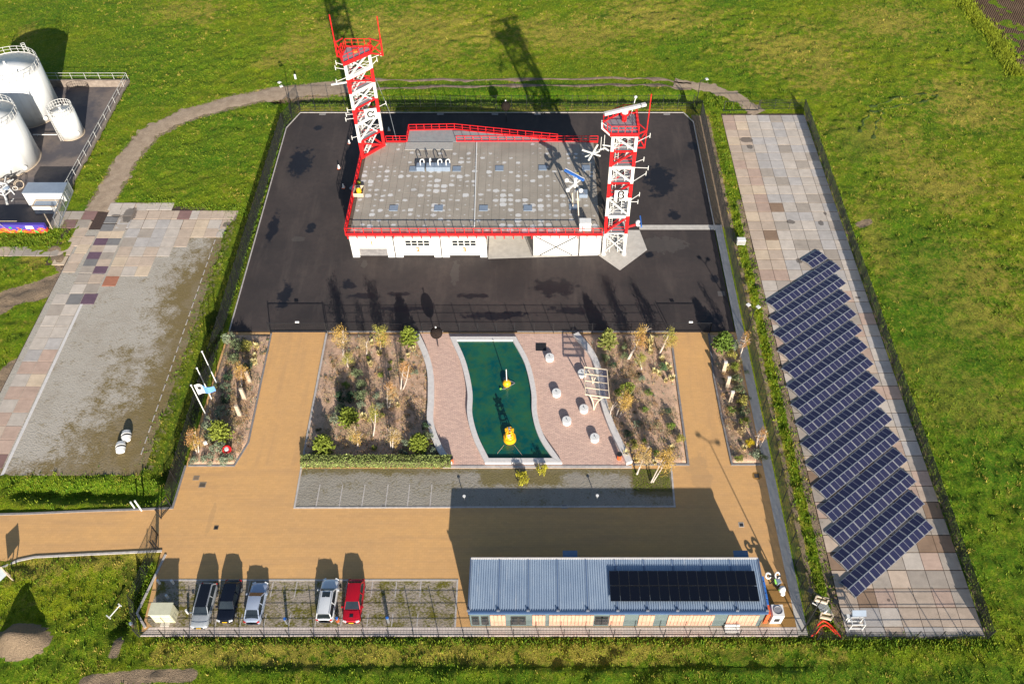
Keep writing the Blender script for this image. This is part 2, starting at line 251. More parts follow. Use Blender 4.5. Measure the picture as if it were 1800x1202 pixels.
# ---------------------------------------------------------------- mesh building
class MB:
    def __init__(s): s.v=[]; s.f=[]; s.mi=[]
    def add(s,vs,fs,mi=0):
        o=len(s.v); s.v+= [tuple(p) for p in vs]; s.f+=[tuple(i+o for i in f) for f in fs]; s.mi+=[mi]*len(fs); return s
    def box(s,cx,cy,cz,sx,sy,sz,rz=0.,mi=0,taper=1.):
        c,q=cos(rz),sin(rz); vs=[]
        for z,k in ((cz-sz/2,1.),(cz+sz/2,taper)):
            for a,b in ((-1,-1),(1,-1),(1,1),(-1,1)):
                x=a*sx/2*k; y=b*sy/2*k; vs.append((cx+x*c-y*q,cy+x*q+y*c,z))
        return s.add(vs,[(3,2,1,0),(4,5,6,7),(0,1,5,4),(1,2,6,5),(2,3,7,6),(3,0,4,7)],mi)
    def beam(s,p,q,w,h=None,mi=0,seg=4,w2=None):
        """bar from p to q; seg 4 = square, more = round"""
        p=Vector(p); q=Vector(q); d=q-p
        if d.length<1e-6: return s
        d.normalize(); up=Vector((0,0,1)) if abs(d.z)<.95 else Vector((0,1,0))
        a=d.cross(up).normalized(); b=a.cross(d).normalized(); h=w if h is None else h; w2=w if w2 is None else w2
        vs=[]
        for o,k in ((p,1.),(q,w2/w)):
            for i in range(seg):
                if seg==4: ca,cb_=((-1,-1),(1,-1),(1,1),(-1,1))[i]; ca*=.5; cb_*=.5
                else: ang=2*pi*i/seg; ca,cb_=cos(ang)*.5,sin(ang)*.5
                vs.append(o+a*ca*w*k+b*cb_*h*k)
        fs=[(i,(i+1)%seg,(i+1)%seg+seg,i+seg) for i in range(seg)]+[tuple(range(seg))[::-1],tuple(range(seg,2*seg))]
        return s.add(vs,fs,mi)
    def cyl(s,x,y,z0,z1,r,seg=16,r2=None,mi=0): return s.beam((x,y,z0),(x,y,z1),2*r,None,mi,seg,None if r2 is None else 2*r2)
    def prism(s,poly,z0,z1,mi=0):
        n=len(poly); tri=tessellate_polygon([[Vector((x,y,0)) for x,y in poly]])
        area=sum(poly[i][0]*poly[(i+1)%n][1]-poly[(i+1)%n][0]*poly[i][1] for i in range(n))
        vs=[(x,y,z0) for x,y in poly]+[(x,y,z1) for x,y in poly]; fs=[]
        for t in tri:
            a,b,c_=t; (x0,y0),(x1,y1),(x2,y2)=poly[a],poly[b],poly[c_]
            if (x1-x0)*(y2-y0)-(x2-x0)*(y1-y0)<0: a,b,c_=a,c_,b
            fs.append((a+n,b+n,c_+n)); fs.append((c_,b,a))
        for i in range(n):
            j=(i+1)%n; fs.append((i,j,j+n,i+n) if area>0 else (j,i,i+n,j+n))
        return s.add(vs,fs,mi)
    def sphere(s,c,r,seg=12,rings=7,sz=1.,mi=0):
        vs=[];fs=[]
        for i in range(rings+1):
            t=pi*i/rings
            for j in range(seg):
                a=2*pi*j/seg; vs.append((c[0]+r*sin(t)*cos(a),c[1]+r*sin(t)*sin(a),c[2]+r*sz*cos(t)))
        for i in range(rings):
            for j in range(seg): k=(j+1)%seg; fs.append((i*seg+j,(i+1)*seg+j,(i+1)*seg+k,i*seg+k))
        return s.add(vs,fs,mi)
    def torus(s,c,R,r,nrm=(0,0,1),seg=20,sr=8,mi=0):
        q=Vector((0,0,1)).rotation_difference(Vector(nrm)); vs=[];fs=[]
        for i in range(seg):
            a=2*pi*i/seg
            for j in range(sr):
                b=2*pi*j/sr; p=Vector(((R+r*cos(b))*cos(a),(R+r*cos(b))*sin(a),r*sin(b))); vs.append(Vector(c)+q@p)
        for i in range(seg):
            for j in range(sr):
                k=(i+1)%seg;l=(j+1)%sr; fs.append((i*sr+j,k*sr+j,k*sr+l,i*sr+l))
        return s.add(vs,fs,mi)
    def mesh(s,name,mats,smooth=False):
        me=D.meshes.new(name); me.from_pydata(s.v,[],s.f)
        for m in (mats if isinstance(mats,(list,tuple)) else [mats]): me.materials.append(M[m] if isinstance(m,str) else m)
        if any(s.mi): me.polygons.foreach_set('material_index',s.mi)
        if smooth: me.polygons.foreach_set('use_smooth',[True]*len(s.f))
        me.update(); return me
def tag(o,label=None,cat=None,group=None,kind=None):
    if label: o['label']=label
    if cat: o['category']=cat
    if group: o['group']=group
    if kind: o['kind']=kind
    return o
def put(name,me,parent=None,loc=None,color=None,rz=0.,kind=None):
    o=D.objects.new(name,me); C.objects.link(o)
    if parent is not None: o.parent=parent
    if loc is not None: o.location=loc
    if rz: o.rotation_euler=(0,0,rz)
    if color is not None: o.color=(color+(1,))[:4]
    if kind: o['kind']=kind
    return o
def part(name,mb,mats,parent,color=None,smooth=False,kind=None):
    """mesh given in site coordinates, hung on its thing"""
    o=put(name,mb.mesh(name,mats,smooth),parent,None,color,0,kind)
    base=Vector((0,0,0)); p=parent
    while p is not None: base+=Vector(p.location); p=p.parent
    if base.length>0: o.data.transform(Matrix.Translation(-base))
    return o
def struct(name,mb,mats,color=None,smooth=False): return put(name,mb.mesh(name,mats,smooth),None,None,color,0,'structure')
def thing(name,label,cat,loc=(0,0,0),group=None,rz=0.):
    o=D.objects.new(name,None); C.objects.link(o); o.location=loc; o.empty_display_size=.3
    if rz: o.rotation_euler=(0,0,rz)
    return tag(o,label,cat,group)
def single(name,mb,mats,label,cat,group=None,color=None,smooth=False,kind=None,loc=None,rz=0):
    return tag(put(name,mb.mesh(name,mats,smooth),None,loc,color,rz),label,cat,group,kind)
def clone(o,loc=None,label=None,rz=None,color=None):
    r=o.copy(); C.objects.link(r)
    if loc is not None: r.location=loc
    if rz is not None: r.rotation_euler=(0,0,rz)
    if label: r['label']=label
    for ch in o.children:
        k=ch.copy(); C.objects.link(k); k.parent=r
        if color is not None and ch.get('tint'): k.color=(color+(1,))[:4]
        for g in ch.children:
            q=g.copy(); C.objects.link(q); q.parent=k
    return r
def ring(pts,w,h,z0=0.,closed=False,side=0.):
    """continuous strip with mitred corners along ground points; side shifts it across"""
    mb=MB(); n=len(pts); L=[];R=[]
    for i,p in enumerate(pts):
        a=Vector(pts[i-1] if (i>0 or closed) else pts[i]); b=Vector(p); c_=Vector(pts[(i+1)%n] if (i<n-1 or closed) else pts[i])
        d1=(b-a); d2=(c_-b); d1=d1.normalized() if d1.length else d2.normalized(); d2=d2.normalized() if d2.length else d1
        n1=Vector((-d1.y,d1.x)); n2=Vector((-d2.y,d2.x)); m=(n1+n2); m=m.normalized() if m.length>.1 else n1; k=1/max(.5,m.dot(n1))
        L.append(b+m*k*(side+w/2)); R.append(b+m*k*(side-w/2))
    vs=[(p.x,p.y,z) for z in (z0,z0+h) for p in L]+[(p.x,p.y,z) for z in (z0,z0+h) for p in R]
    fs=[]
    for i in range(n if closed else n-1):
        j=(i+1)%n; a,b,c_,d=i,j,i+n,j+n; e,f,g,hh=i+2*n,j+2*n,i+3*n,j+3*n
        fs+=[(c_,g,hh,d)[::1],(a,c_,d,b),(e,f,hh,g)]
    if not closed:
        fs+=[(0,2*n,3*n,n),(n-1,2*n-1,4*n-1,3*n-1)]
    return mb.add(vs,fs)
def curve(pts,n=8):
    """Catmull-Rom through points"""
    out=[]; P_=[Vector(p) for p in pts]; P_=[P_[0]*2-P_[1]]+P_+[P_[-1]*2-P_[-2]]
    for i in range(1,len(P_)-2):
        for k in range(n):
            t=k/n; a,b,c_,d=P_[i-1:i+3]
            out.append(.5*((2*b)+(c_-a)*t+(2*a-5*b+4*c_-d)*t*t+(3*b-a-3*c_+d)*t**3))
    out.append(P_[-2]); return out
def GP(l,z=0.): return [G(u,v,z) for u,v in l]
# ---------------------------------------------------------------- terrain
def vnoise(x,y,sc,seed):
    x=x*sc+seed*17.3; y=y*sc+seed*9.7; xi=np.floor(x).astype(np.int64); yi=np.floor(y).astype(np.int64); fx=x-xi; fy=y-yi
    fx=fx*fx*(3-2*fx); fy=fy*fy*(3-2*fy)
    def h(a,b):
        k=(a*374761393+b*668265263+seed*974711)&0xffffffff; k=((k^(k>>13))*1274126177)&0xffffffff; return ((k^(k>>16))&0xffff)/65535.
    return (h(xi,yi)*(1-fx)+h(xi+1,yi)*fx)*(1-fy)+(h(xi,yi+1)*(1-fx)+h(xi+1,yi+1)*fx)*fy
def segdist(x,y,pts):
    d=np.full(x.shape,1e9)
    for (ax,ay),(bx,by) in zip(pts[:-1],pts[1:]):
        vx,vy=bx-ax,by-ay; t=np.clip(((x-ax)*vx+(y-ay)*vy)/(vx*vx+vy*vy+1e-9),0,1); d=np.minimum(d,np.hypot(x-ax-t*vx,y-ay-t*vy))
    return d
def sm(a,b,x): t=np.clip((x-a)/(b-a),0,1); return t*t*(3-2*t)
def rect(x,y,x0,y0,x1,y1,f=.5): return sm(x0-f,x0+f,x)*(1-sm(x1-f,x1+f,x))*sm(y0-f,y0+f,y)*(1-sm(y1-f,y1+f,y))
track=GP([(170,372),(195,330),(222,283),(262,236),(322,205),(400,182),(480,165),(560,156),(640,152)])
trk2=GP([(1185,146),(1240,154),(1290,170),(1322,190),(1335,199)])
rutA=GP([(632,140),(760,141),(900,140),(1060,138),(1150,139),(1215,148)]); rutB=GP([(632,157),(760,153),(900,151),(1060,150),(1150,150),(1215,158)])
DITCH=[([(-42.3,124.5),(-42.3,62),(-42.3,52)],1.35,1.9),([(-44,126.7),(27.5,126.7)],.95,2.2),([(-42.2,41),(-42.0,34)],.8,1.6),([(-58,49.6),(-43.5,49.3)],.7,1.7)]
dirts=[(GP([(-40,560),(20,522),(70,510),(112,490)]),2.2),(GP([(-10,715),(8,660),(28,640)]),1.2),(GP([(150,1199),(215,1192),(270,1188),(335,1186)]),.8),(GP([(208,1125),(200,1150)]),.5),(GP([(95,440),(110,470)]),1.),(GP([(1512,395),(1525,390)]),.8),(GP([(-10,1000),(0,1130)]),.1)]
def terrain(x,y):
    a=.55*(vnoise(x,y,.35,1)-.5)+.60*(vnoise(x,y,.8,2)-.5)+.62*(vnoise(x,y,1.45,3)-.5)
    h=a*.36
    site=rect(x,y,-41.2,32.6,28.6,123.6,.35)
    lotm=np.maximum(rect(x,y,-66.5,51.9,-45.2,99.5,.3),rect(x,y,31.2,33.0,45.3,123.,.25))
    road=rect(x,y,-80,41.2,-40,47.4,.3)
    tk=np.minimum(segdist(x,y,track)-1.9,segdist(x,y,trk2)-1.5); tk=np.minimum(tk,np.minimum(segdist(x,y,rutA),segdist(x,y,rutB))-.45)
    flat=np.maximum.reduce([site,lotm,road,1-sm(0,.8,tk)])
    far=1-sm(60,140,np.hypot(x,(y-90))*.8)
    h=h*(1-flat)*np.clip(.6+far*.4,0,1)*(.55+.9*vnoise(x,y,.07,15))
    for pts,dep,hw in DITCH:
        d=segdist(x,y,pts); h=h-dep*np.where(d<hw,.5*(1+np.cos(pi*np.clip(d/hw,0,1))),0)
    # drier bank along the south fence drops to the ditch side, taller sward beyond
    h=h+.24*(1-sm(29.6,29.9,y+.35*(vnoise(x,y,.4,5)-.5)))*sm(-33,-28,x)*(1-sm(26,29,x))
    h=h-.16*site-.10*lotm-.10*road-.0*flat
    h=h-1.6*rect(x,y,-110,93.6,-71.3,131.6,.05)
    mx,my=G(38,1128); d=np.hypot((x-mx)/3.0,(y-my)/2.0); h=h+2.1*np.where(d<1,(.5*(1+np.cos(pi*np.clip(d,0,1))))**.8,0)
    return h
X0,X1,Y0,Y1,ST=-112.,110.,20.,176.,.38
nx=int((X1-X0)/ST)+1; ny=int((Y1-Y0)/ST)+1
gx,gy=np.meshgrid(np.linspace(X0,X1,nx),np.linspace(Y0,Y1,ny)); Hh=terrain(gx,gy)
edge=np.minimum(np.minimum(gx-X0,X1-gx),np.minimum(gy-Y0,Y1-gy)); Hh=Hh*np.clip(edge/3,0,1)
co=np.stack([gx.ravel(),gy.ravel(),Hh.ravel()],1)
idx=np.arange(nx*ny).reshape(ny,nx); q=np.stack([idx[:-1,:-1],idx[:-1,1:],idx[1:,1:],idx[1:,:-1]],-1).reshape(-1,4)
B=3000.; ring_co=np.array([(-B,-B,0),(B,-B,0),(B,B,0),(-B,B,0)]); nb=len(co); co=np.vstack([co,ring_co])
c0,c1,c2,c3=idx[0,0],idx[0,-1],idx[-1,-1],idx[-1,0]
q=np.vstack([q,[(nb,nb+1,c1,c0),(nb+1,nb+2,c2,c1),(nb+2,nb+3,c3,c2),(nb+3,nb,c0,c3)]])
me=D.meshes.new('grass_field'); me.vertices.add(len(co)); me.vertices.foreach_set('co',co.ravel()); me.loops.add(len(q)*4); me.loops.foreach_set('vertex_index',q.ravel().astype(np.int32)); me.polygons.add(len(q)); me.polygons.foreach_set('loop_start',np.arange(0,len(q)*4,4,dtype=np.int32)); me.update(calc_edges=True); me.validate()
me.polygons.foreach_set('use_smooth',[True]*len(me.polygons))
x,y=co[:,0],co[:,1]
def E(u,v,rx,ry):
    cx,cy=G(u,v); return np.clip(1.25-np.hypot((x-cx)/rx,(y-cy)/ry),0,1)
dry=np.zeros(len(co))
for t in ((1390,90,14,10),(1545,420,3.2,14),(1540,250,10,8),(1560,40,12,8),(1430,100,8,14),(510,90,5,5),(530,75,4,5),(465,110,3,3),(1150,30,14,8),(1000,60,16,8),(700,60,22,14),(1650,320,10,9),(1700,180,10,10),(60,1000,5,2.0),(150,990,5,1.5),(230,985,4,2),(60,460,4,2),(1700,480,9,8),(1560,1000,4,4),(1610,640,8,4),(1690,700,9,6),(1720,560,8,6),(1450,330,3,8),(320,20,9,6),(50,55,2,7),(750,45,8,5),(840,60,6,5)): dry=np.maximum(dry,E(*t))
dry=np.maximum(dry,rect(x,y,-38,30.0,16,32.9,.4)*.95); dry=np.maximum(dry,rect(x,y,-40.6,122.4,28,124.6,.3)*.8)
dry=np.maximum(dry,rect(x,y,16,30.3,31,32.9,.4)*.6); dry=np.maximum(dry,rect(x,y,28,33,29.4,122,.3)*.75)
dirt=np.zeros(len(co))
for pts,wd in dirts: dirt=np.maximum(dirt,1-sm(wd*.55,wd*1.15,segdist(x,y,pts)))
dirt=np.maximum(dirt,.62*(1-sm(1.6,3.0,np.abs(segdist(x,y,track)))))
dirt=np.maximum(dirt,.75*rect(x,y,30.3,33,31.6,100,.25)); dirt=np.maximum(dirt,.55*rect(x,y,45,33,46.1,122,.3))
mx,my=G(38,1128); dirt=np.maximum(dirt,np.where(np.hypot((x-mx)/3.,(y-my)/2.)<.95,1.,0)); dirt=np.maximum(dirt,.45*rect(x,y,-39.6,122.3,-20,123.6,.3)); dirt=np.maximum(dirt,.75*rect(x,y,26.2,94,29.2,122,.2)); dirt=np.maximum(dirt,.6*rect(x,y,28.4,33,29.3,94,.2))
lush=np.zeros(len(co))
for t in ((350,270,14,7),(380,215,10,5),(600,140,8,3),(250,110,22,14),(130,20,20,9),(1560,720,8,14),(1760,1000,14,10),(1640,980,8,10),(1500,260,6,10),(60,1150,9,3),(1300,1180,8,3),(130,860,10,2),(1640,640,12,22),(1600,420,8,14),(1760,820,10,16),(1500,330,5,6),(100,200,12,12)): lush=np.maximum(lush,E(*t)*.8)
lush=np.maximum(lush,rect(x,y,-46,123.8,28,131.5,.6)*.75); lush=np.maximum(lush,rect(x,y,-20,20,100,30.2,.4)*.7); lush=np.maximum(lush,rect(x,y,-43.6,52,-41,124,.4)*1.); dirt=np.maximum(dirt,.42*rect(x,y,-46,52,-43.8,96,.3))
bank_dark=rect(x,y,-43.5,52,-40.8,123.5,.3)*.9; bank_dark=np.maximum(bank_dark,rect(x,y,-43.5,34,-41.2,41.5,.3)*.8); bank_dark=np.maximum(bank_dark,.6*rect(x,y,-46.,52,-43.5,96,.4))  # mask for the darker ground colour along the left ditch banks
for nm,ar in (('bank_dark',bank_dark),('dry',dry),('dirt',dirt),('lush',lush)):
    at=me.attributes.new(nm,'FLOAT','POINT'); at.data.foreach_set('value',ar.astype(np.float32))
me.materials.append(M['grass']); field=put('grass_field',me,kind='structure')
def zat(px,py): return float(terrain(np.array([px]),np.array([py]))[0])

# blades of grass: one mass nobody could count
def tufts(name,px,py,h,wd,tone,zoff=0.,matn='blades',nbl=3):
    N=len(px); z=terrain(px,py)+zoff if zoff is not None else np.zeros(N)+.02
    V=[];T=[]
    for k in range(nbl):
        a=rng.uniform(0,2*pi,N); lx=np.cos(a); ly=np.sin(a); b=rng.uniform(.3,1.,N)*h
        jt=wd*.6*(1+.25*max(0,nbl-6)); bx=px+rng.normal(0,1,N)*jt; by=py+rng.normal(0,1,N)*jt
        p0=np.stack([bx-ly*wd*.5,by+lx*wd*.5,z-.03],1); p1=np.stack([bx+ly*wd*.5,by-lx*wd*.5,z-.03],1); p2=np.stack([bx+lx*b*.55,by+ly*b*.55,z+b],1)
        V.append(np.stack([p0,p1,p2],1)); T.append(np.repeat(tone,3))
    V=np.concatenate(V).reshape(-1,3); T=np.concatenate(T); nt=len(V)//3
    me=D.meshes.new(name); me.vertices.add(len(V)); me.vertices.foreach_set('co',V.ravel()); me.loops.add(len(V)); me.loops.foreach_set('vertex_index',np.arange(len(V),dtype=np.int32)); me.polygons.add(nt); me.polygons.foreach_set('loop_start',np.arange(0,len(V),3,dtype=np.int32)); me.update(calc_edges=True)
    at=me.attributes.new('tone','FLOAT','POINT'); at.data.foreach_set('value',T.astype(np.float32)); me.materials.append(M[matn]); return me
def outside(px,py):
    bad=(px>-40.9)&(px<28.3)&(py>32.9)&(py<123.); bad|=(px>-67)&(px<-45.3)&(py>51.6)&(py<99.6); bad|=(px>31.2)&(px<45.2)&(py>33.1)&(py<122.6); bad|=(px<-40)&(py>41.3)&(py<47.4); bad|=(px<-70.8)&(py>93.4)&(py<132); bad|=(px<-64)&(py>87.5)&(py<89.9)|(px<-66.5)&(px>-71.5)&(py>95)&(py<99.4)
    bad|=segdist(px,py,track)<1.75; bad|=segdist(px,py,trk2)<1.4; bad|=segdist(px,py,rutA)<.45; bad|=segdist(px,py,rutB)<.45
    bad|=(px*1.0>G(1690,60)[0]+2)&(py>G(1700,60)[1]-60)&((px-G(1705,0)[0])*(G(1800,140)[1]-G(1705,0)[1])-(py-G(1705,0)[1])*(G(1800,140)[0]-G(1705,0)[0])<0)
    for pts,wd in dirts: bad|=(segdist(px,py,pts)<wd*.8)
    mx,my=G(38,1128); bad|=np.hypot((px-mx)/3.1,(py-my)/2.1)<1
    return ~bad
N=190000
py=rng.uniform(24,172,N); hw=(py*cos(PITCH)+CAM_H*sin(PITCH))*.68; px=rng.uniform(-1,1,N)*hw-.02
ok=outside(px,py)&(px<109)&(px>-111); px,py=px[ok],py[ok]
dens=vnoise(px,py,.5,21)*.6+vnoise(px,py,.12,22)*.5; keep=rng.uniform(0,1,len(px))<np.clip(dens*1.9-.45,.05,1); px,py=px[keep],py[keep]
tone=np.clip(vnoise(px,py,.2,31)*.6+rng.uniform(-.3,.35,len(px))+.35*((py>30.3)&(py<33)&(px>-38)),0,1)
o=put('grass_tufts',tufts('grass_tufts',px,py,rng.uniform(.08,.30,len(px)),rng.uniform(.05,.13,len(px)),tone)); tag(o,'mass of grass blades over the fields around the fenced yard','grass',None,'stuff')
# dry tussocks standing out of the sward
K=26000; py=rng.uniform(24,170,K); px=rng.uniform(-1,1,K)*(py*cos(PITCH)+CAM_H*sin(PITCH))*.68; ok=outside(px,py)&(px<108)&(px>-110); px,py=px[ok],py[ok]
wgt=np.clip(vnoise(px,py,.10,81)*1.5+vnoise(px,py,.4,82)*.9-1.05,0,1)+.35*((py>30.2)&(py<32.8)&(px>-38)&(px<28)); wgt=np.maximum(wgt,.8*(segdist(px,py,[(47.0,33),(47.2,123)])<2.0)*vnoise(px,py,.2,83)); kp=rng.uniform(0,1,len(px))<wgt*.8; px,py=px[kp],py[kp]
tag(put('dry_tussocks',tufts('dry_tussocks',px,py,rng.uniform(.12,.34,len(px)),rng.uniform(.05,.10,len(px)),rng.uniform(.2,.9,len(px)),0.,'tuss',14)),'yellow dry grass tussocks scattered in patches over the fields','grass',None,'stuff')
K=26000; py=rng.uniform(24,170,K); px=rng.uniform(-1,1,K)*(py*cos(PITCH)+CAM_H*sin(PITCH))*.68; ok=outside(px,py)&(px<108)&(px>-110); px,py=px[ok],py[ok]
kp=rng.uniform(0,1,len(px))<np.clip(vnoise(px,py,.12,91)*1.6+vnoise(px,py,.5,92)*.8-.9,0,1); px,py=px[kp],py[kp]
tag(put('green_tussocks',tufts('green_tussocks',px,py,rng.uniform(.15,.40,len(px)),rng.uniform(.06,.13,len(px)),rng.uniform(0,.35,len(px)),0.,'blades',9)),'taller green grass tussocks scattered over the fields','grass',None,'stuff')
# weeds along fences, banks and pavement edges
def along(pts,n,spread):
    P_=[];
    seg=[(Vector(a),Vector(b)) for a,b in zip(pts[:-1],pts[1:])]; L=[(b-a).length for a,b in seg]; tot=sum(L)
    for (a,b),l in zip(seg,L):
        k=int(n*l/tot); t=rng.uniform(0,1,k); d=(b-a).normalized(); s=rng.normal(0,spread,k)
        P_.append(np.stack([a.x+(b.x-a.x)*t-d.y*s,a.y+(b.y-a.y)*t+d.x*s],1))
    return np.concatenate(P_)
W=np.concatenate([along([(-41.7,124),(-41.9,52)],3200,.45),along([(-40,125),(28,125)],1300,.35),along([(-38,33.0-.5),(28,32.5)],1500,.25),along([(45.9,33),(46.1,123)],2600,.35),along([(29.9,33),(30.1,122)],1100,.5),along([(-45.6,53),(-45.3,99)],350,.3),along([(-60,50.6),(-43,50.6)],700,.8),along([(28,32.3),(46,32.3)],900,.35),along([(-41.2,41),(-41,34)],500,.5),along(GP([(120,405),(60,425),(0,430)]),900,1.),along(GP([(430,372),(330,362),(250,352)]),900,.5),along(GP([(1240,175),(1300,195)]),500,.8),along([(30,36),(30,125)],300,.7)])
wx,wy=W[:,0],W[:,1]; ok=~((wx>-40.4)&(wx<28.2)&(wy>33.2)&(wy<122.7)); wx,wy=wx[ok],wy[ok]
o=put('verge_weeds',tufts('verge_weeds',wx,wy,rng.uniform(.10,.38,len(wx)),rng.uniform(.08,.2,len(wx)),np.clip(rng.uniform(-.6,.75,len(wx))-.5*((wx>-46)&(wx<-41)),0,1),0.,'blades',4)); tag(o,'tangled weeds and tall grass along the fences, ditch banks and slab edges','weeds',None,'stuff')

# dirt tracks with ragged edges
def ribbon(name,pts,wd,m,jag=.35,seed=3,z=.035):
    P_=curve(pts,14); vs=[];fs=[];K=4
    for i,p in enumerate(P_):
        zz=z if z!=.06 else zat(p.x,p.y)+.05
        a=P_[max(0,i-1)];b=P_[min(len(P_)-1,i+1)]; d=(b-a).normalized(); nn=Vector((-d.y,d.x)); r=random.Random(seed*999+i)
        wl=wd/2+r.uniform(-jag,jag)*.6+.25*sin(i*.7); wr=wd/2+r.uniform(-jag,jag)*.6+.25*sin(i*.45+1)
        for k in range(K+1):
            s=-wl+(wl+wr)*k/K; q_=p+nn*s; vs.append((q_.x,q_.y,zz-.06*(k in (0,K))))
    for i in range(len(P_)-1):
        for k in range(K): a=i*(K+1)+k; fs.append((a,a+1,a+K+2,a+K+1))
    return struct(name,MB().add(vs,fs),m,smooth=True)
ribbon('dirt_track',track,4.1,'track',.6); ribbon('dirt_track',trk2,3.1,'track',seed=5); ribbon('wheel_rut',rutA,.85,'rut',.2,7); ribbon('wheel_rut',rutB,.85,'rut',.2,9)
for c_ in ([(1528,190),(1570,176),(1620,166),(1648,170)],[(1532,199),(1580,186),(1622,180),(1650,170)],[(1510,235),(1518,215),(1532,195)],[(1535,245),(1540,220),(1552,200)]):
    ribbon('wheel_rut',GP(c_),.34,'press',.12,13,z=.06)
# ploughed field in the far corner and its reed edge
pf=[G(1697,-30),G(1725,20),G(1765,62),G(1810,135)]; struct('ploughed_field',MB().prism([(p[0]-.6,p[1]) for p in pf]+[(230,40),(230,240),(pf[0][0],240)],-.3,.03),'plough')
ed=along([(p[0]-1.9,p[1]) for p in pf],5000,.9)
o=put('reed_edge',tufts('reed_edge',ed[:,0],ed[:,1],rng.uniform(.25,.7,len(ed)),rng.uniform(.07,.18,len(ed)),rng.uniform(.5,1.,len(ed)))); tag(o,'yellow dry reeds along the edge of the ploughed field in the top right corner','reeds',None,'stuff')
# ---------------------------------------------------------------- paved ground of the site (each sheet a few mm above the one below)
ac=[(-40.0,73.6),(-40.9,118.0),(-39.3,122.2),(24.9,122.2),(26.2,119.6),(26.2,73.6)]
struct('asphalt_yard',MB().prism(ac,-.2,0),'asphalt')
oc=[(-80,41.2),(-56.6,40.4),(-55,41.3),(-53.4,41.7),(-48,41.95),(-40.1,42.3),(-39.6,33.6),(27.0,33.6),(27.0,73.45),(-40.2,73.45),(-40.3,47.5),(-42,47.35),(-50,47.05),(-56,46.75),(-59.2,46.6),(-80,46.9)]
struct('ochre_road',MB().prism(oc,-.2,.0),'ochre')
# planting beds, with a gently uneven soil surface
def bed(name,poly,m='soil',z=.07,amp=.10,st=.5):
    xs=[p[0] for p in poly]; ys=[p[1] for p in poly]; mb=MB(); mb.prism(poly,-.1,z)
    s=struct(name,mb,m)
    import bmesh
    bm=bmesh.new(); bm.from_mesh(s.data)
    for ax,lo,hi in ((0,min(xs),max(xs)),(1,min(ys),max(ys))):
        t=lo+st
        while t<hi:
            bmesh.ops.bisect_plane(bm,geom=bm.verts[:]+bm.edges[:]+bm.faces[:],plane_co=(t,0,0) if ax==0 else (0,t,0),plane_no=(1,0,0) if ax==0 else (0,1,0)); t+=st
    V=np.array([v.co[:] for v in bm.verts]); top=V[:,2]>z-.02
    nz=(vnoise(V[:,0],V[:,1],.45,41)-.5)+(vnoise(V[:,0],V[:,1],1.3,42)-.5)*.7
    dd=np.full(len(V),9.)
    P_=poly+[poly[0]]; dd=segdist(V[:,0],V[:,1],P_)
    for v,t,q_,d in zip(bm.verts,top,nz,dd):
        if t: v.co.z+=(q_*.5+.45)*amp*min(1,d/.5)*2
    bm.normal_update(); bm.to_mesh(s.data); bm.free(); s.data.polygons.foreach_set('use_smooth',[True]*len(s.data.polygons)); return s
bedL=GP([(332,819),(411,817),(425,790),(468,596),(400,590),(395,600)])+[] 
bedL=[(-39.9,53.1),(-34.8,53.1),(-33.9,56.2),(-34.6,72.9),(-39.9,72.9)]
bedA=[(-27.0,53.3),(-9.9,53.3),(-9.95,55.5),(-10.8,58.5),(-10.9,63.0),(-11.6,67.5),(-14.6,73.0),(-27.15,73.0)]
wallL=curve(GP([(733,592),(748,625),(757,660),(758,705),(757,745),(770,785),(790,818)]),8); wallR=curve(GP([(1012,590),(1040,625),(1055,665),(1060,705),(1072,745),(1088,780),(1106,816)]),8)
bedA=[(-27.0,53.3)]+[(p.x-.2,p.y) for p in wallL[::-1] if 53.4<p.y<72.8]+[(wallL[0].x-.2,73.0),(-27.15,73.0)]
bedB=[(17.5,53.3),(17.55,73.0)]+[(wallR[0].x+.2,73.0)]+[(p.x+.2,p.y) for p in wallR if 53.4<p.y<72.8]+[(wallR[-1].x+.2,53.3)]
bedR=[(22.9,53.3),(26.2,53.3),(26.1,72.9),(22.9,72.9),(22.6,66),(22.7,60)]
for nm,pl in (('planting_bed',bedL),('planting_bed',bedA),('planting_bed',bedB),('planting_bed',bedR)): bed(nm,pl)
# clinker plaza between the curved walls
pz=[(p.x,p.y) for p in wallL if 52.9<p.y<73.2]+[(wallL[-1].x,52.9),(wallR[-1].x,52.9)]+[(p.x,p.y) for p in wallR[::-1] if 52.9<p.y<73.2]+[(wallR[0].x,73.2),(wallL[0].x,73.2)]
struct('clinker_plaza',MB().prism(pz,-.1,.012),'plaza')
def wall(name,pts,w,h,label,mt='coping'):
    return single(name,ring(pts,w,h,0),mt,label,'wall')
wall('curved_wall',wallL,.75,.55,'pale concrete curved retaining wall on the left side of the clinker plaza')
wall('curved_wall',wallR,.75,.55,'pale concrete curved retaining wall on the right, passing under the pergola')
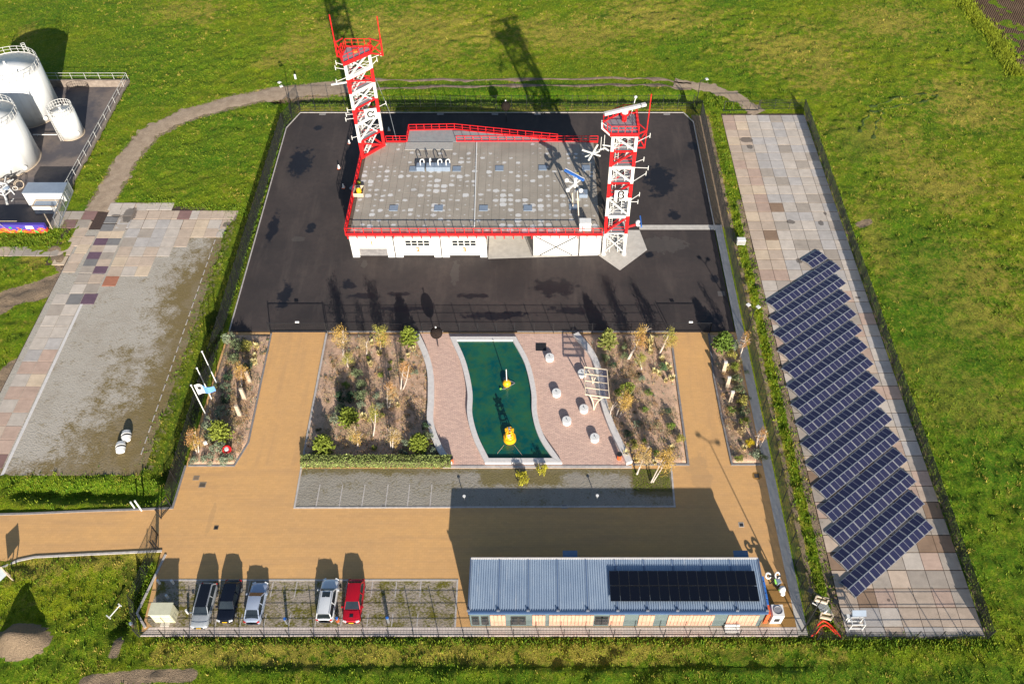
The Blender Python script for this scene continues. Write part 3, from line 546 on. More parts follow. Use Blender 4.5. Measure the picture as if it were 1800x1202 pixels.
# parking surfaces
mp=[(-26.7,47.6),(15.5,47.8),(15.7,52.7),(-26.8,52.5)]
def gridsheet(name,x0,y0,x1,y1,z,m,st,attr):
    nx_=int((x1-x0)/st)+1; ny_=int((y1-y0)/st)+1; xs=np.linspace(x0,x1,nx_); ys=np.linspace(y0,y1,ny_); X_,Y_=np.meshgrid(xs,ys)
    vs=np.stack([X_.ravel(),Y_.ravel(),np.full(X_.size,z)],1); id_=np.arange(X_.size).reshape(ny_,nx_)
    fs=np.stack([id_[:-1,:-1],id_[:-1,1:],id_[1:,1:],id_[1:,:-1]],-1).reshape(-1,4)
    o=struct(name,MB().add(vs.tolist(),fs.tolist()),m)
    at=o.data.attributes.new('moss','FLOAT','POINT'); at.data.foreach_set('value',attr(vs[:,0],vs[:,1]).astype(np.float32)); return o
gridsheet('parking_place',-26.75,47.65,15.6,52.6,.008,'midpave',.35,lambda x,y: np.maximum(.7*sm(51.4,52.4,y+.5*(vnoise(x,y,.8,8)-.5)), 1.1*rect(x,y,-6,50.6,3,52.6,.8)*1.)+.9*rect(x,y,11.,49,15.6,52.6,.5))
struct('parking_place',MB().prism([(-39.4,34.6),(-38.6,33.95),(-8.1,33.95),(-8.2,38.95),(-39.3,38.95)],-.1,.008),'mossy')
struct('kerb',ring([(-39.3,39.0),(-8.1,39.0),(-8.05,34.0)],.18,.04),'kerbc')
struct('kerb',ring([(-39.5,41.9),(-40.6,35.4),(-39.3,33.9)],.22,.10),'kerbc')
struct('kerb',ring([(-26.9,52.6),(-26.75,47.55),(15.6,47.7),(15.75,53.2)],.2,.05),'kerbc')
struct('kerb',ring([(-10.6,52.85),(11.2,52.85)],.35,.06),'kerbc')
struct('kerb',ring([(-26.9,52.7),(-27.2,73.2)],.25,.12),'kerbc')
struct('kerb',ring([(11.3,53.15),(17.75,53.15),(17.75,73.2)],.25,.12),'kerbg')
struct('kerb',ring([(26.2,53.15),(22.8,53.15),(22.55,60),(22.45,66),(22.75,73.2)],.22,.12),'kerbg')
struct('kerb',ring([(-40.0,53.0),(-34.7,53.0),(-33.75,56.2),(-34.45,73.2)],.2,.12),'kerbg')
struct('kerb',ring([(-40.3,53.0),(-40.3,47.5),(-42,47.4),(-50,47.1),(-56,46.8),(-59.4,46.7),(-80,46.95)],.22,.12),'kerbg')
struct('kerb',ring([(-40.0,42.3),(-48,41.9),(-53.4,41.6),(-55,41.2),(-56.7,40.2)],.22,.12),'kerbc')
struct('kerb',ring([(-40.05,73.6),(-40.95,118.1),(-39.4,122.35),(25.0,122.35),(26.35,119.7),(26.35,94.2)],.15,.08),'kerbc')
struct('kerb',ring([(-34.5,73.52),(-12.,73.52)],.16,.06),'kerbc'); struct('kerb',ring([(-2.3,73.52),(18,73.52)],.16,.06),'kerbc')
# concrete strips and the apron under the beta tower
struct('concrete_apron',MB().prism([(9.0,87.95),(11.9,84.9),(16.05,89.0),(15.3,93.2),(9.0,93.2)],-.1,.008),'concrete')
struct('concrete_apron',MB().prism([(-6.6,87.2),(9.0,87.9),(9.0,92),(-6.6,92)],-.1,.012),'concrete')
struct('concrete_strip',MB().prism([(15.3,93.3),(27.45,93.3),(27.45,94.3),(15.3,94.3)],-.1,.012),'concrete')
struct('footpath',MB().prism([(26.35,53.3),(26.4,93.3),(27.45,93.3),(27.45,33.2),(26.45,33.2)],-.1,.02),'concrete')
struct('footpath',MB().prism([(-39.6,33.05),(26.4,33.05),(26.4,33.95),(-38.9,33.95)],-.1,.02),'path')
mb=MB(); 
for x_ in (-26.75,-24.38,-21.8,-19.28,-16.65,-14.2,-11.68,-9.2)[1:7]: mb.box(x_,49.1,.014,.11,2.9,.01)
for x_ in (-34.9,-32.3,-29.8,-27.37,-24.87,-22.2,-19.6,-16.96,-14.46,-11.9): mb.box(x_,38.0,.014,.10,1.7,.01); mb.box(x_-.02,34.7,.014,.10,1.3,.01)
struct('bay_lines',mb,'kerbc')
# block paved lot on the left, moss heavier toward its right edge
gridsheet('block_paved_lot',-66.0,51.7,-44.9,93.3,.0,'lotpave',.5,lambda x,y: .12+.5*sm(2.2,.2,np.minimum(y-51.7,-44.9-x))*0+.6*(1-sm(.2,2.6,np.minimum(y-51.7,-44.9-x)+1.2*(vnoise(x,y,.6,44)-.5)))+ .95*sm(-54,-45.5,x+3*(vnoise(x,y,.25,4)-.5))*(1-.5*sm(80,90,y))+.55*rect(x,y,-57,52,-45,60,3)+.35*rect(x,y,-55,60,-51,72,1.5))
struct('edge_strip',ring([(-61.0,51.7),(-61.1,80.0)],.35,.03),'coping')
mb=MB(); 
for i in range(26): mb.box(-45.9-.01*i,55+i*1.55,.05,.10,.95,.06)
struct('edge_strip',mb,'kerbc')
# ---- slabs
slabm=MB(); slabm.box(0,0,-.06,1.93,1.925,.12); slabmesh=slabm.mesh('concrete_slab','slab')
def slab(par,x,y,c,w=1.,h=1.,z=0.,j=.05):
    r=random; b=r.uniform(1-j*2,1+j)
    if c[0]>.28 and c!=RED: c=tuple(k*.87+m_*.13 for k,m_ in zip(c,(.45,.385,.325)))
    o=put('concrete_slab',slabmesh,par,(x,y,z+r.uniform(-.008,.008)),tuple(k*b for k in c)); o.scale=(w,h,1); o.rotation_euler=(r.uniform(-.003,.003),r.uniform(-.003,.003),0); return o
TAN=(.49,.375,.285);PINK=(.45,.31,.24);GREY=(.35,.295,.245);COOL=(.43,.395,.37);BROWN=(.25,.165,.11);CREAM=(.57,.44,.31);PURP=(.125,.075,.105);DGR=(.20,.19,.185);RED=(.37,.15,.09);WINE=(.23,.135,.12);LIGHT=(.51,.44,.375)
pav=thing('slab_pavement',None,None,(0,0,0)); pav['kind']='structure'
mb=MB(); mb.prism([(31.3,33.1),(45.15,33.1),(45.15,122.1),(31.3,122.1)],-.25,-.04); part('joint_bed',mb,'joint',pav)
random.seed(21); NR=43; yb=34.0; dark={(1,38),(2,31),(1,28),(0,14),(5,4),(6,3),(3,5),(4,6)}
far=MB()
for r_ in range(-1,NR+1):
    for c_ in range(7):
        x_=32.3+c_*1.985; y_=yb+2.04*r_+ (1.02 if r_>=0 else 1.52)
        hgt=.5 if r_==-1 else 1.
        if y_>122: continue
        t=random.random()
        if r_<10: c=random.choice([TAN,GREY,PINK,GREY,LIGHT,BROWN,TAN]) if r_>0 else random.choice([LIGHT,TAN,COOL])
        elif r_<24: c=random.choice([TAN,PINK,GREY,LIGHT]) if c_<6 else random.choice([COOL,PINK,LIGHT])
        else: c=(random.choice([CREAM,PINK,TAN,TAN]) if c_<2 else random.choice([COOL,LIGHT,COOL,GREY,LIGHT]))
        if (c_,r_) in dark: c=random.choice([BROWN,GREY])
        slab(pav,x_,y_,c,1.,hgt,0.)
lp=thing('slab_pavement',None,None,(0,0,0)); lp['kind']='structure'
mb=MB(); mb.prism([(-66.1,52),(-61.1,52),(-61.1,83.6),(-58,83.6),(-58,87.8),(-54,87.8),(-54,91.7),(-46.5,91.7),(-46.5,95.6),(-49,97.5),(-49,98.2),(-65.2,99.3),(-65.2,97.6),(-71.2,97.6),(-71.2,93.6),(-68.9,93.6),(-68.9,89.7),(-90,89.7),(-90,87.7),(-68.9,87.7),(-68.9,85.6),(-66.1,85.6)],-.2,-.03); part('joint_bed',mb,'joint',lp)
ZL=.035
cols=[-64.3,-62.35,-60.45,-58.5,-56.6,-54.7,-52.75,-50.85,-48.95,-47.05]
rows=[96.5,94.5,92.55,90.6,88.65,86.65,84.7,82.75,80.8]
lim=[10,10,10,7,6,5,5,3,2]
for i,y_ in enumerate(rows):
    for j,x_ in enumerate(cols[:lim[i]]):
        x2=x_+1.9
        if i<3 and j==0: continue
        if y_<93 and x2<-59.6: continue
        c=random.choice([TAN,LIGHT,TAN,CREAM]) if not (i in(1,2,3) and j<6) else random.choice([GREY,COOL,LIGHT])
        if (i,j)==(7,2): c=RED
        slab(lp,x2-.0,y_,c,.96,.97,ZL,.03)
slab(lp,-52.0,96.5,WINE,.96,.97,ZL+.02)
slab(lp,-59.0,98.3,LIGHT,.96,.8,ZL)
for k in range(5): slab(lp,-62.9+1.93*k,98.4,random.choice([TAN,LIGHT]),.96,.85,ZL)
# small slabs (1.5 m) of the two colum strip
ys_=[97.0,95.4,93.7,92.2,90.7,89.25,87.85,86.4,85.0,83.2,81.3]
cc=[[LIGHT,LIGHT],[DGR,GREY],[DGR,GREY],[CREAM,CREAM],[PURP,DGR],[TAN,LIGHT],[PURP,GREY],[DGR,TAN],[GREY,PURP],[GREY,TAN],[LIGHT,GREY]]
for y_,(a,b) in zip(ys_,cc):
    sh=-.0 if y_<99 else 0
    slab(lp,-62.55,y_,a,.93,.74 if y_>84 else .9,ZL+.012); slab(lp,-60.7,y_,b,.93,.74 if y_>84 else .9,ZL+.012)
y_=79.4; k=0
SC=[[LIGHT,DGR,PURP],[GREY,LIGHT],[LIGHT,LIGHT],[LIGHT,LIGHT],[LIGHT,COOL],[COOL,PINK],[PINK,PINK],[LIGHT,CREAM],[PINK,PINK],[LIGHT,PINK],[PINK,LIGHT],[TAN,PINK],[PINK,PINK],[WINE,WINE],[LIGHT,TAN]]
while y_>52.2:
    rowc=SC[min(k,len(SC)-1)]
    for j,c in enumerate(rowc): slab(lp,-64.25+1.93*j,y_,c,.96,.985,ZL)
    y_-=1.985; k+=1
for j,c in enumerate((GREY,GREY,GREY,GREY,TAN,TAN)): slab(lp,-67.95-1.95*j,88.7,c,.97,.97,ZL)
for (x_,y_,c) in ((-66.2,92.6,TAN),(-66.1,94.2,TAN),(-66.4,90.7,TAN),(-66.9,88.8,TAN),(-67.,86.8,CREAM),(-64.6,91.,TAN),(-64.7,89.2,CREAM),(-64.9,87.3,TAN),(-65.,85.4,TAN)): slab(lp,x_,y_,c,.9,.93,ZL+.02)
for j,(c,d) in enumerate(((GREY,GREY),(GREY,WINE),(WINE,GREY))): slab(lp,-70.0+1.95*j,96.4,c,.97,.93,ZL+.03); slab(lp,-70.3+1.95*j,94.5,d,.97,.93,ZL+.03)
# ---- drains and covers
def cover(u,v,w_,l_,label,c=(.05,.045,.04),rim=(.25,.2,.15)):
    x_,y_=G(u,v); o=thing('manhole_cover',label,'cover',(x_,y_,0)); part('frame',ring([(x_-w_/2,y_-l_/2),(x_+w_/2,y_-l_/2),(x_+w_/2,y_+l_/2),(x_-w_/2,y_+l_/2)],.08,.022,0,True),'anyp',o,rim)
    part('lid',MB().box(x_,y_,.008,w_-.06,l_-.06,.02),'anyp',o,c)
cover(1330,836,.65,.65,'square dark drain cover in an orange stained ring near the right hand planting bed',rim=(.3,.15,.03)); cover(345,840,.6,.5,'small grey cover patch just below the left planting bed, the upper of two',(.2,.14,.09)); cover(356,852,.7,.6,'dark cover with rounded corners just below the left planting bed, the lower of two',(.09,.07,.05))
cover(380,927,.4,.4,'small black drain grate alone in the ochre road near the entrance',(.012,.012,.012),(.1,.08,.06)); cover(1303,922,.5,.5,'grey framed drain grate beside the long building shadow',(.03,.03,.03),(.4,.36,.32)); cover(674,890,.5,.4,'black gully grate in the light kerb under the left parking bays',(.015,.015,.015),(.3,.28,.26)); cover(992,890,.6,.4,'black gully grate in the kerb in the building shadow',(.015,.015,.015),(.3,.28,.26)); cover(1268,516,.9,.8,'pale square cover in the asphalt near its right edge',(.09,.08,.075),(.1,.09,.085))
for u in (567,774,870,945,1172): cover(u,201,1.0,.35,'pale gully plate under the north kerb, %s'%{567:'leftmost of the row',774:'between the alpha tower and the ball mast',870:'just left of the ball mast',945:'just right of the ball mast',1172:'behind the rotating radar'}[u],(.22,.20,.19),(.28,.26,.24))
# ---------------------------------------------------------------- pool
li=curve(GP([(797,598),(815,640),(826,690),(826,730),(836,770),(856,812)]),8); ri=curve(GP([(904,598),(926,640),(938,690),(940,730),(952,770),(980,812)]),8)
pool=thing('pool','S shaped pool with green water and pale concrete rim in the middle of the plaza','pool',(G(880,700)+(0,)))
outl=[(p.x,p.y) for p in li]+[(p.x,p.y) for p in ri[::-1]]
part('rim',ring([Vector(p) for p in outl],.62,.40,0,True),'coping',pool)
struct('pool_water',MB().prism(outl,.01,.14),'water')
# ---------------------------------------------------------------- railings
def rail_part(par,pts,z,m='red',h=1.1,sp=1.25,closed=False,toe=.22,name='railing',w_=.07):
    mb=MB(); pp=[Vector((p[0],p[1],z)) for p in pts]
    if closed: pp.append(pp[0])
    posts=MB(); posts.box(0,0,h/2,w_,w_,h)
    pm=posts.mesh('railing_post',m)
    base=Vector(par.location)
    for nm_,k,t,t2 in (('top_rail',h,w_,w_),('mid_rail',h*.55,w_*.7,w_*.7),('toe_board',toe/2,.05,toe)):
        if not t2: continue
        mb=MB()
        for a,b in zip(pp[:-1],pp[1:]): mb.beam(a+Vector((0,0,k)),b+Vector((0,0,k)),t,t2)
        part(nm_,mb,m,par)
    for a,b in zip(pp[:-1],pp[1:]):
        n_=max(1,int(round((b-a).length/sp)))
        for i in range(n_+ (1 if (b-pp[-1]).length<.01 and not closed else 0)):
            p=a.lerp(b,i/n_); put('railing_post',pm,par,p-base)
# ---------------------------------------------------------------- operations building
WZ=5.0; XL,XR,YF,YB=-25.75,9.55,87.5,107.4
bd=thing('operations_building','low white operations building with tiled grey roof and red railings between the lattice towers','building',(-8,97,0))
mb=MB(); 
mb.box((XL-6.7)/2,97.6,2.3,-6.7-XL-.1,YB-YF-.55,4.6); mb.box((9.3-.24)/2,97.8,2.3,9.5,YB-YF-.75,4.6); mb.box(-3.47,100.5,2.3,6.36,13.6,4.6)
part('wall',mb,'cladding',bd)
part('roof_slab',MB().box((XL+XR)/2,(YF+YB)/2,4.79,XR-XL,YB-YF,.36),'soffit',bd)
mb=MB()
for x0,x1 in ((XL,-19.75),(-19.6,-13.2),(-13.05,-6.72)):
    xa,xb=x0+1.02,x1-.98
    mb.box((x0+xa)/2,YF+.12,1.9,xa-x0,.24,3.8); mb.box((xb+x1)/2,YF+.12,1.9,x1-xb,.24,3.8); mb.box((xa+xb)/2,YF+.12,3.53,xb-xa,.24,.54)
part('front_panel',mb,'white',bd)
def text_mesh(s,size,ext=.01):
    cu=D.curves.new('t','FONT'); cu.body=s; cu.size=size; cu.align_x='CENTER'; cu.align_y='CENTER'; cu.extrude=ext; cu.offset=size*.02
    o=D.objects.new('t',cu); C.objects.link(o); dg=bpy.context.evaluated_depsgraph_get(); me=D.meshes.new_from_object(o.evaluated_get(dg)); D.objects.remove(o); D.curves.remove(cu); return me
for i,(x0,x1) in enumerate(((XL,-19.75),(-19.6,-13.2),(-13.05,-6.72))):
    xa,xb=x0+1.02,x1-.98; xc=(xa+xb)/2; dw=xb-xa
    dr=part('garage_door',MB().box(xc,YF+.22,(3.26+(1.55 if i==0 else .28))/2,dw-.02,.12,3.26-(1.55 if i==0 else .28)),'cladding',bd)
    if i:
        for r_ in range(2):
            for c_ in range(4): part('door_window',MB().box(xc-dw/2*.78+(c_+.5)*dw*.78/4+dw/2*.0,YF+.15,2.85-r_*.52,dw*.78/4-.12,.04,.40),'glass',dr)
    else: part('door_opening',MB().box(xc,YF+.34,.78,dw-.04,.04,1.5),'kerbg',dr)
    me=text_mesh(str(i+1),1.15 if i else 1.05); me.materials.append(M['num']); o=put('number',me,dr); o.rotation_euler=(pi/2,0,0); o.location=Vector((xc,YF+.10,2.55 if i==0 else 1.35))-Vector(bd.location)-Vector(dr.location); o.data.name='number'
mb=MB()
for x_ in (XL,-19.68,-13.12,-6.66,-.3,6.22): mb.box(x_,YF-.0 if x_<-6 else YF+.32,1.95,.10,.12,3.9)
part('column',mb,'steeld',bd)
part('front_panel',MB().box((-.2+6.1)/2,YF+.50,1.88,6.25,.2,3.7),'white',bd); part('front_panel',MB().box((6.33+8.95)/2,YF+.50,1.88,2.6,.2,3.7),'white',bd)
mb=MB(); mb.beam((.1,YF+.34,3.65),(5.3,YF+.34,.1),.09); mb.beam((5.8,YF+.31,3.65),(.7,YF+.31,.1),.09); part('cross_brace',mb,'steeld',bd)
part('eaves_band',MB().box((XL+XR)/2,YF+.2,4.3,XR-XL,.3,.62),'soffit',bd)
# cantilevered red walkway edge with brackets
mb=MB(); 
for pts in ([(XL-.1,86.8),(9.2,86.8)],):
    mb.beam((XL-.1,86.8,4.98),(9.3,86.8,4.98),.12,.34)
for a,b in (((XL-.12,86.8),(XL-.12,103.6)),((-22.6,107.5),(-19.45,107.5)),((-19.45,107.5),(-19.4,110.4)),((-19.4,110.4),(-12.4,110.6)),((-12.4,110.6),(3.5,107.9)),((-11.9,107.5),(9.6,107.5))): mb.beam(a+(4.98,),b+(4.98,),.12,.30)
part('edge_beam',mb,'red',bd)
brk=MB(); brk.box(0,0,-.35,.13,.13,.7); brk.beam((0,0,-.02),(0,.68,-.3),.10); bm_=brk.mesh('bracket','red')
x_=XL+.15
for i in range(28):
    put('bracket',bm_,bd,Vector((XL+.1+i*1.262,86.82,4.9))-Vector(bd.location))
part('walkway_deck',MB().box((XL+XR)/2,87.14,4.93,XR-XL,.6,.05),'grating',bd)
rail_part(bd,[(XL-.1,86.8),(9.2,86.8)],5.0); rail_part(bd,[(XL-.12,86.9),(XL-.12,103.6)],5.0); rail_part(bd,[(-22.6,107.5),(-19.45,107.5),(-19.4,110.4),(-12.4,110.6),(3.5,107.95)],5.0); rail_part(bd,[(-11.9,107.5),(9.6,107.5)],5.0)
part('deck_slab',MB().prism([(-19.4,107.42),(8,107.42),(3.5,107.85),(-12.4,110.5),(-19.35,110.3)],4.5,5.06),'deck',bd)
part('ramp_plate',MB().box(-16.0,106.35,5.11,7.2,1.9,.06),'ramp',bd); part('rear_post',MB().box(-19.2,110.2,2.25,.25,.25,4.5).box(-12.5,110.3,2.25,.25,.25,4.5),'steeld',bd)
tile=MB(); tile.box(0,0,0,1.045,1.045,.06); tm=tile.mesh('roof_tile','tile'); rest=MB(); cnt=0
for j in range(19):
    for i in range(33):
        x_=-25.3+P*(i+.5); y_=86.95+P*(j+.5)+0
        if x_>XR-.4 or y_>107.2 or y_<87.2: continue
        if cnt<300: put('roof_tile',tm,bd,Vector((x_,y_,5.02+random.uniform(-.006,.006)))-Vector(bd.location)); cnt+=1
        else: rest.box(x_,y_,5.02,1.045,1.045,.06)
part('roof_tiles',rest,'tile',bd,kind='stuff')
for u,v in ((692,366),(771,366),(850,366),(928,366),(1008,364),(727,297),(803,297),(878,296),(954,295),(1030,295),(1025,343)):
    p=G3(u,v,5.1); part('skylight',MB().box(p.x,p.y,5.09 if (u,v)!=(1025,343) else 5.35,1.2,1.15,.10 if (u,v)!=(1025,343) else .6),'skyl',bd)
for u in (740,757,771,785):
    p=G3(u,297,5.1); h_=part('vent_box',MB().box(p.x,p.y,5.42,1.15,1.1,.75),'skyl',bd)
    mb=MB(); r_=.28; pr=None; ax=Vector((.96,.3,0)) if u!=757 else Vector((.1,1,0)); b=p+Vector((0,0,.65)); q_=[b,b+Vector((0,0,.75))]+[b+Vector((0,0,.75))+ax*(r_-r_*cos(a))+Vector((0,0,r_*sin(a))) for a in (pi/4,pi/2,3*pi/4,pi)]+[b+Vector((0,0,.35))+ax*2*r_]
    for a_,b_ in zip(q_[:-1],q_[1:]): mb.beam(a_,b_,.15,None,0,8)
    part('gooseneck',mb,'white',h_)
part('roof_joint_rail',MB().beam(G3(838,250,5.15),G3(834,398,5.15),.13,.10),'white',bd)
part('roof_cabinet',MB().box(6.9,87.95,5.75,1.6,1.1,1.4),'white',bd)
# ---------------------------------------------------------------- lattice towers
def lerp2(a,b,t): return (a[0]+(b[0]-a[0])*t,a[1]+(b[1]-a[1])*t)
def tower(t,legs,lv,cols,stair,faces=((0,1),(1,2),(2,0)),thick=()):
    """legs: three corner points; lv: heights; cols: colour of each storey"""
    cen=(sum(l[0] for l in legs)/3,sum(l[1] for l in legs)/3)
    for k in range(len(lv)-1):
        z0,z1=lv[k],lv[k+1]; m=cols[k]
        for l in legs: part('leg',MB().beam((l[0],l[1],z0),(l[0],l[1],z1),.40,.40),m,t)
        for fi,(a,b) in enumerate(faces):
            A,B_=legs[a],legs[b]
            hb=.48 if k in thick else .20
            part('beam',MB().beam((A[0],A[1],z1-hb/2),(B_[0],B_[1],z1-hb/2),.14,hb),cols[k] if k not in thick else 'steelw',t)
            up=(k+fi)%2==0
            p=(A[0],A[1],z1-.2 if up else z0+.1); q_=(B_[0],B_[1],z0+.1 if up else z1-.2)
            if k==0 and t['big']==1:
                part('brace',MB().beam((A[0],A[1],z1-.3),(B_[0],B_[1],z0+.3),.15).beam((A[0],A[1],z0+.3),(B_[0],B_[1],z1-.3),.11),m,t)
            else: part('brace',MB().beam(p,q_,.20),m,t)
        # intermediate landing + stair flights
        zm=(z0+z1)/2
        ins=[lerp2(l,cen,.22) for l in legs]
        g=MB(); g.prism([lerp2(l,cen,.12) for l in legs],z1-.12,z1-.06); part('landing',g,'grating',t)
        A,B_=lerp2(ins[stair[0]],ins[stair[1]],.08),lerp2(ins[stair[0]],ins[stair[1]],.92)
        mb=MB()
        if k%2: A,B_=B_,A
        dx,dy=B_[0]-A[0],B_[1]-A[1]; L=hypot(dx,dy); nx_,ny_=-dy/L*.34,dx/L*.34
        sgn=1 if ((cen[0]-A[0])*nx_+(cen[1]-A[1])*ny_)>0 else -1; nx_*=sgn; ny_*=sgn
        for o_ in (0,1): mb.beam((A[0]+nx_*2*o_,A[1]+ny_*2*o_,z0),(B_[0]+nx_*2*o_,B_[1]+ny_*2*o_,z1),.06,.18)
        nst=9
        for i in range(nst):
            f=(i+.5)/nst; mb.box(A[0]+dx*f+nx_,A[1]+dy*f+ny_,z0+(z1-z0)*f,.24,.66,.05,atan2(dy,dx))
        part('stair_flight',mb,'steelw',t)
        mb=MB()
        for (a,b) in faces:
            A2,B2=lerp2(legs[a],cen,.1),lerp2(legs[b],cen,.1)
            if k<len(lv)-2:
                for zz in (z1+.5,z1+1.): part('handrail',MB().beam((A2[0],A2[1],zz),(B2[0],B2[1],zz),.05),'steelw' if cols[k+1]=='steelw' else 'red',t)
        # caged ladder up the inside
        lx,ly=lerp2(legs[stair[2]],cen,.35); mb=MB()
        for s_ in (-.2,.2): mb.beam((lx+s_,ly,z0),(lx+s_,ly,z1),.05)
        for i in range(int((z1-z0)/.35)): mb.beam((lx-.2,ly,z0+.2+i*.35),(lx+.2,ly,z0+.2+i*.35),.035)
        part('ladder',mb,'steelw',t)
def arm(t,p,q_,m='steelw'):
    p=Vector(p); q_=Vector(q_); d=(q_-p).normalized(); s=Vector((0,0,1)); part('antenna_arm',MB().beam(p,q_,.07).beam(q_-s*.35,q_+s*.35,.08),m,t)
R_,W_='red','steelw'
# beta
bt=thing('lattice_tower','red and white lattice tower with the beta sign and a rotating radar bar on top','tower',(11.2,89.2,0)); bt['big']=1
LB=[(9.75,88.2),(12.65,88.2),(12.65,91.1)]
tower(bt,LB,[0.05,4.0,7.2,10.4,12.8,15.5,17.9,20.4],[W_,R_,W_,R_,W_,R_,W_],(1,2,0),thick=(1,4,6)); 
for l in LB: part('foot',MB().cyl(l[0],l[1],0,.25,.38,12),W_,bt)
pl=[(8.55,89.3),(9.45,88.0),(12.85,88.0),(12.85,92.4),(11.2,92.6),(8.6,90.6)]
part('top_platform',MB().prism(pl,20.35,20.5),'grating',bt); part('platform_edge',ring([Vector(p) for p in pl],.12,.42,20.2,True),R_,bt); rail_part(bt,pl,20.6,R_,1.1,.9,True,.1)
part('radar_mast',MB().cyl(11.25,90.9,20.5,21.5,.32,10).cyl(11.25,90.9,21.5,21.7,.6,12),R_,bt); part('gearbox',MB().cyl(11.25,90.9,21.7,22.0,.42,12),'white',bt)
a,b=G3(1060,201,22.2),G3(1133,184,22.2); mid_=(a+b)/2; off=Vector((11.25,90.9,22.2))-mid_
part('radar_bar',MB().beam(a+off,b+off,.42,.34),'coping',bt)
part('lightning_mast',MB().beam((12.2,92,20.5),(12.6,92.3,22.9),.08).sphere((12.6,92.3,23.0),.2,8,5),'white',bt)
mx_=G3(1132,255,18); part('side_mast',MB().beam((13.95,89.0,17.7),(14.0,89.0,25.6),.14,None,0,6),R_,bt)
part('outrigger',MB().beam((12.7,88.2,20.4),(13.95,89,20.4),.14).beam((12.7,88.2,18.4),(13.95,89,17.8),.14).beam((12.7,88.2,20.4),(13.95,89,17.8),.11).beam((12.7,88.2,18.4),(13.95,89,20.4),.11).beam((12.7,91,20.4),(13.95,89,20.4),.11),R_,bt)
for p,q_ in (((12.8,88.3,19.2),(14.3,88.1,20.3)),((12.8,88.3,16.0),(13.9,88.2,16.6)),((12.8,88.3,15.2),(14.6,88.2,15.2)),((12.8,88.3,12.9),(14.6,89.4,13.4)),((12.8,88.3,9.8),(14.0,89.,10.2)),((12.8,88.3,9.5),(13.8,88.3,9.5)),((9.6,88.3,21),(8.3,89.2,21.4))): arm(bt,p,q_)
def frame_antenna(t,c,s_=1.2):
    mb=MB(); c=Vector(c)
    for a_,b_ in (((-1.4,0,.5),(1.1,.0,-.5)),((-.5,-.5,-.9),(.7,.5,1.0)),((-.9,.4,-.9),(.9,-.3,.5)),((0,0,0),(1.6,.3,.6)),((1.6,.3,.6),(2.2,.2,.2))): mb.beam(c+Vector(a_)*s_,c+Vector(b_)*s_,.16)
    part('antenna_cross',mb,'steelw',t)
frame_antenna(bt,(7.3,88.3,17.5),.95); part('antenna_cross',MB().beam((9.7,88.2,19.9),(8.3,88.2,21.3),.16).beam((8.3,88.2,21.2),(8.3,88.9,21.6),.2).beam((9.6,88.2,18.6),(8.5,88.2,18.8),.12).beam((8.7,88.2,18.0),(8.7,88.2,20.3),.06).beam((8.3,88.2,18.0),(8.3,88.2,20.0),.06),W_,bt)
def sign(t,ch,c,w_,rz=0.):
    c=Vector(c); bp=part('sign_board',MB().box(c.x,c.y,c.z,w_,.08,w_*1.0,rz),'white',t)
    me=text_mesh(ch,w_*1.05); me.materials.append(M['black']); o=put('sign_letter',me,bp); o.rotation_euler=(pi/2,0,rz); o.location=c+Vector((sin(rz)*.07,-cos(rz)*.07,w_*.02))-Vector(t.location)
sign(bt,'β',(11.35,87.55,11.2),1.70)
part('red_nozzle',MB().beam((12.75,88.2,5.1),(13.8,88.2,5.5),.32,None,0,8),R_,bt)
# small side radar on the beta tower
rd=part('side_radar',MB().cyl(14.15,88.2,5.45,6.0,.3,10).sphere((14.15,88.2,5.9),.38,10,6),'white',bt); part('radar_blade',MB().box(14.5,88.2,6.1,.16,2.2,.22),'blue',rd); 
# alpha: stands on the roof corner
at_=thing('lattice_tower','red and white lattice tower with the alpha sign and two red whip masts','tower',(-24.2,105,5.0)); at_['big']=0
LA=[(-25.66,103.5),(-22.8,106.45),(-25.66,106.45)]
tower(at_,LA,[5.1,7.98,11.15,13.54,16.13,18.38,21.0],[R_,W_,R_,W_,R_,W_],(0,1,2),thick=(1,3,5)); mb=MB()
part('base_frame',MB().beam(LA[0]+(5.25,),LA[1]+(5.25,),.3,.35).beam(LA[1]+(5.25,),LA[2]+(5.25,),.3,.35).beam(LA[2]+(5.25,),LA[0]+(5.25,),.3,.35),R_,at_)
mb=MB(); mb.beam((-25.8,103.4,18.5),(-22.7,106.6,18.5),.3,.45); part('beam',mb,W_,at_)
pl=[(-26.3,104.2),(-25.75,103.0),(-22.5,105.9),(-22.5,107.2),(-26.0,107.2)]
part('top_platform',MB().prism(pl,20.9,21.05),'grating',at_); part('platform_edge',ring([Vector(p) for p in pl],.14,.5,20.7,True),R_,at_); rail_part(at_,pl,21.15,R_,1.15,.8,True,.1); part('hatch',MB().box(-24.6,106,21.2,.7,.5,.3),'num',at_)
for (x_,y_,z1,sx_) in ((-26.9,105.0,27.0,-1),(-20.75,105.3,26.6,1)):
    part('whip_mast',MB().beam((x_,y_,20.9),(x_,y_,23.4),.24,None,0,8).beam((x_,y_,23.4),(x_,y_,z1),.15,None,0,8),R_,at_)
    ex=-26.2 if sx_<0 else -22.6
    part('outrigger',MB().beam((ex,104.6 if sx_<0 else 105.8,21),(x_,y_,21),.15).beam((ex,106.8,22.6),(x_,y_,23),.14).beam((ex,105.6,21),(x_,y_,23),.12).beam((ex,105.6,22.6),(x_,y_,21.2),.12),R_,at_)
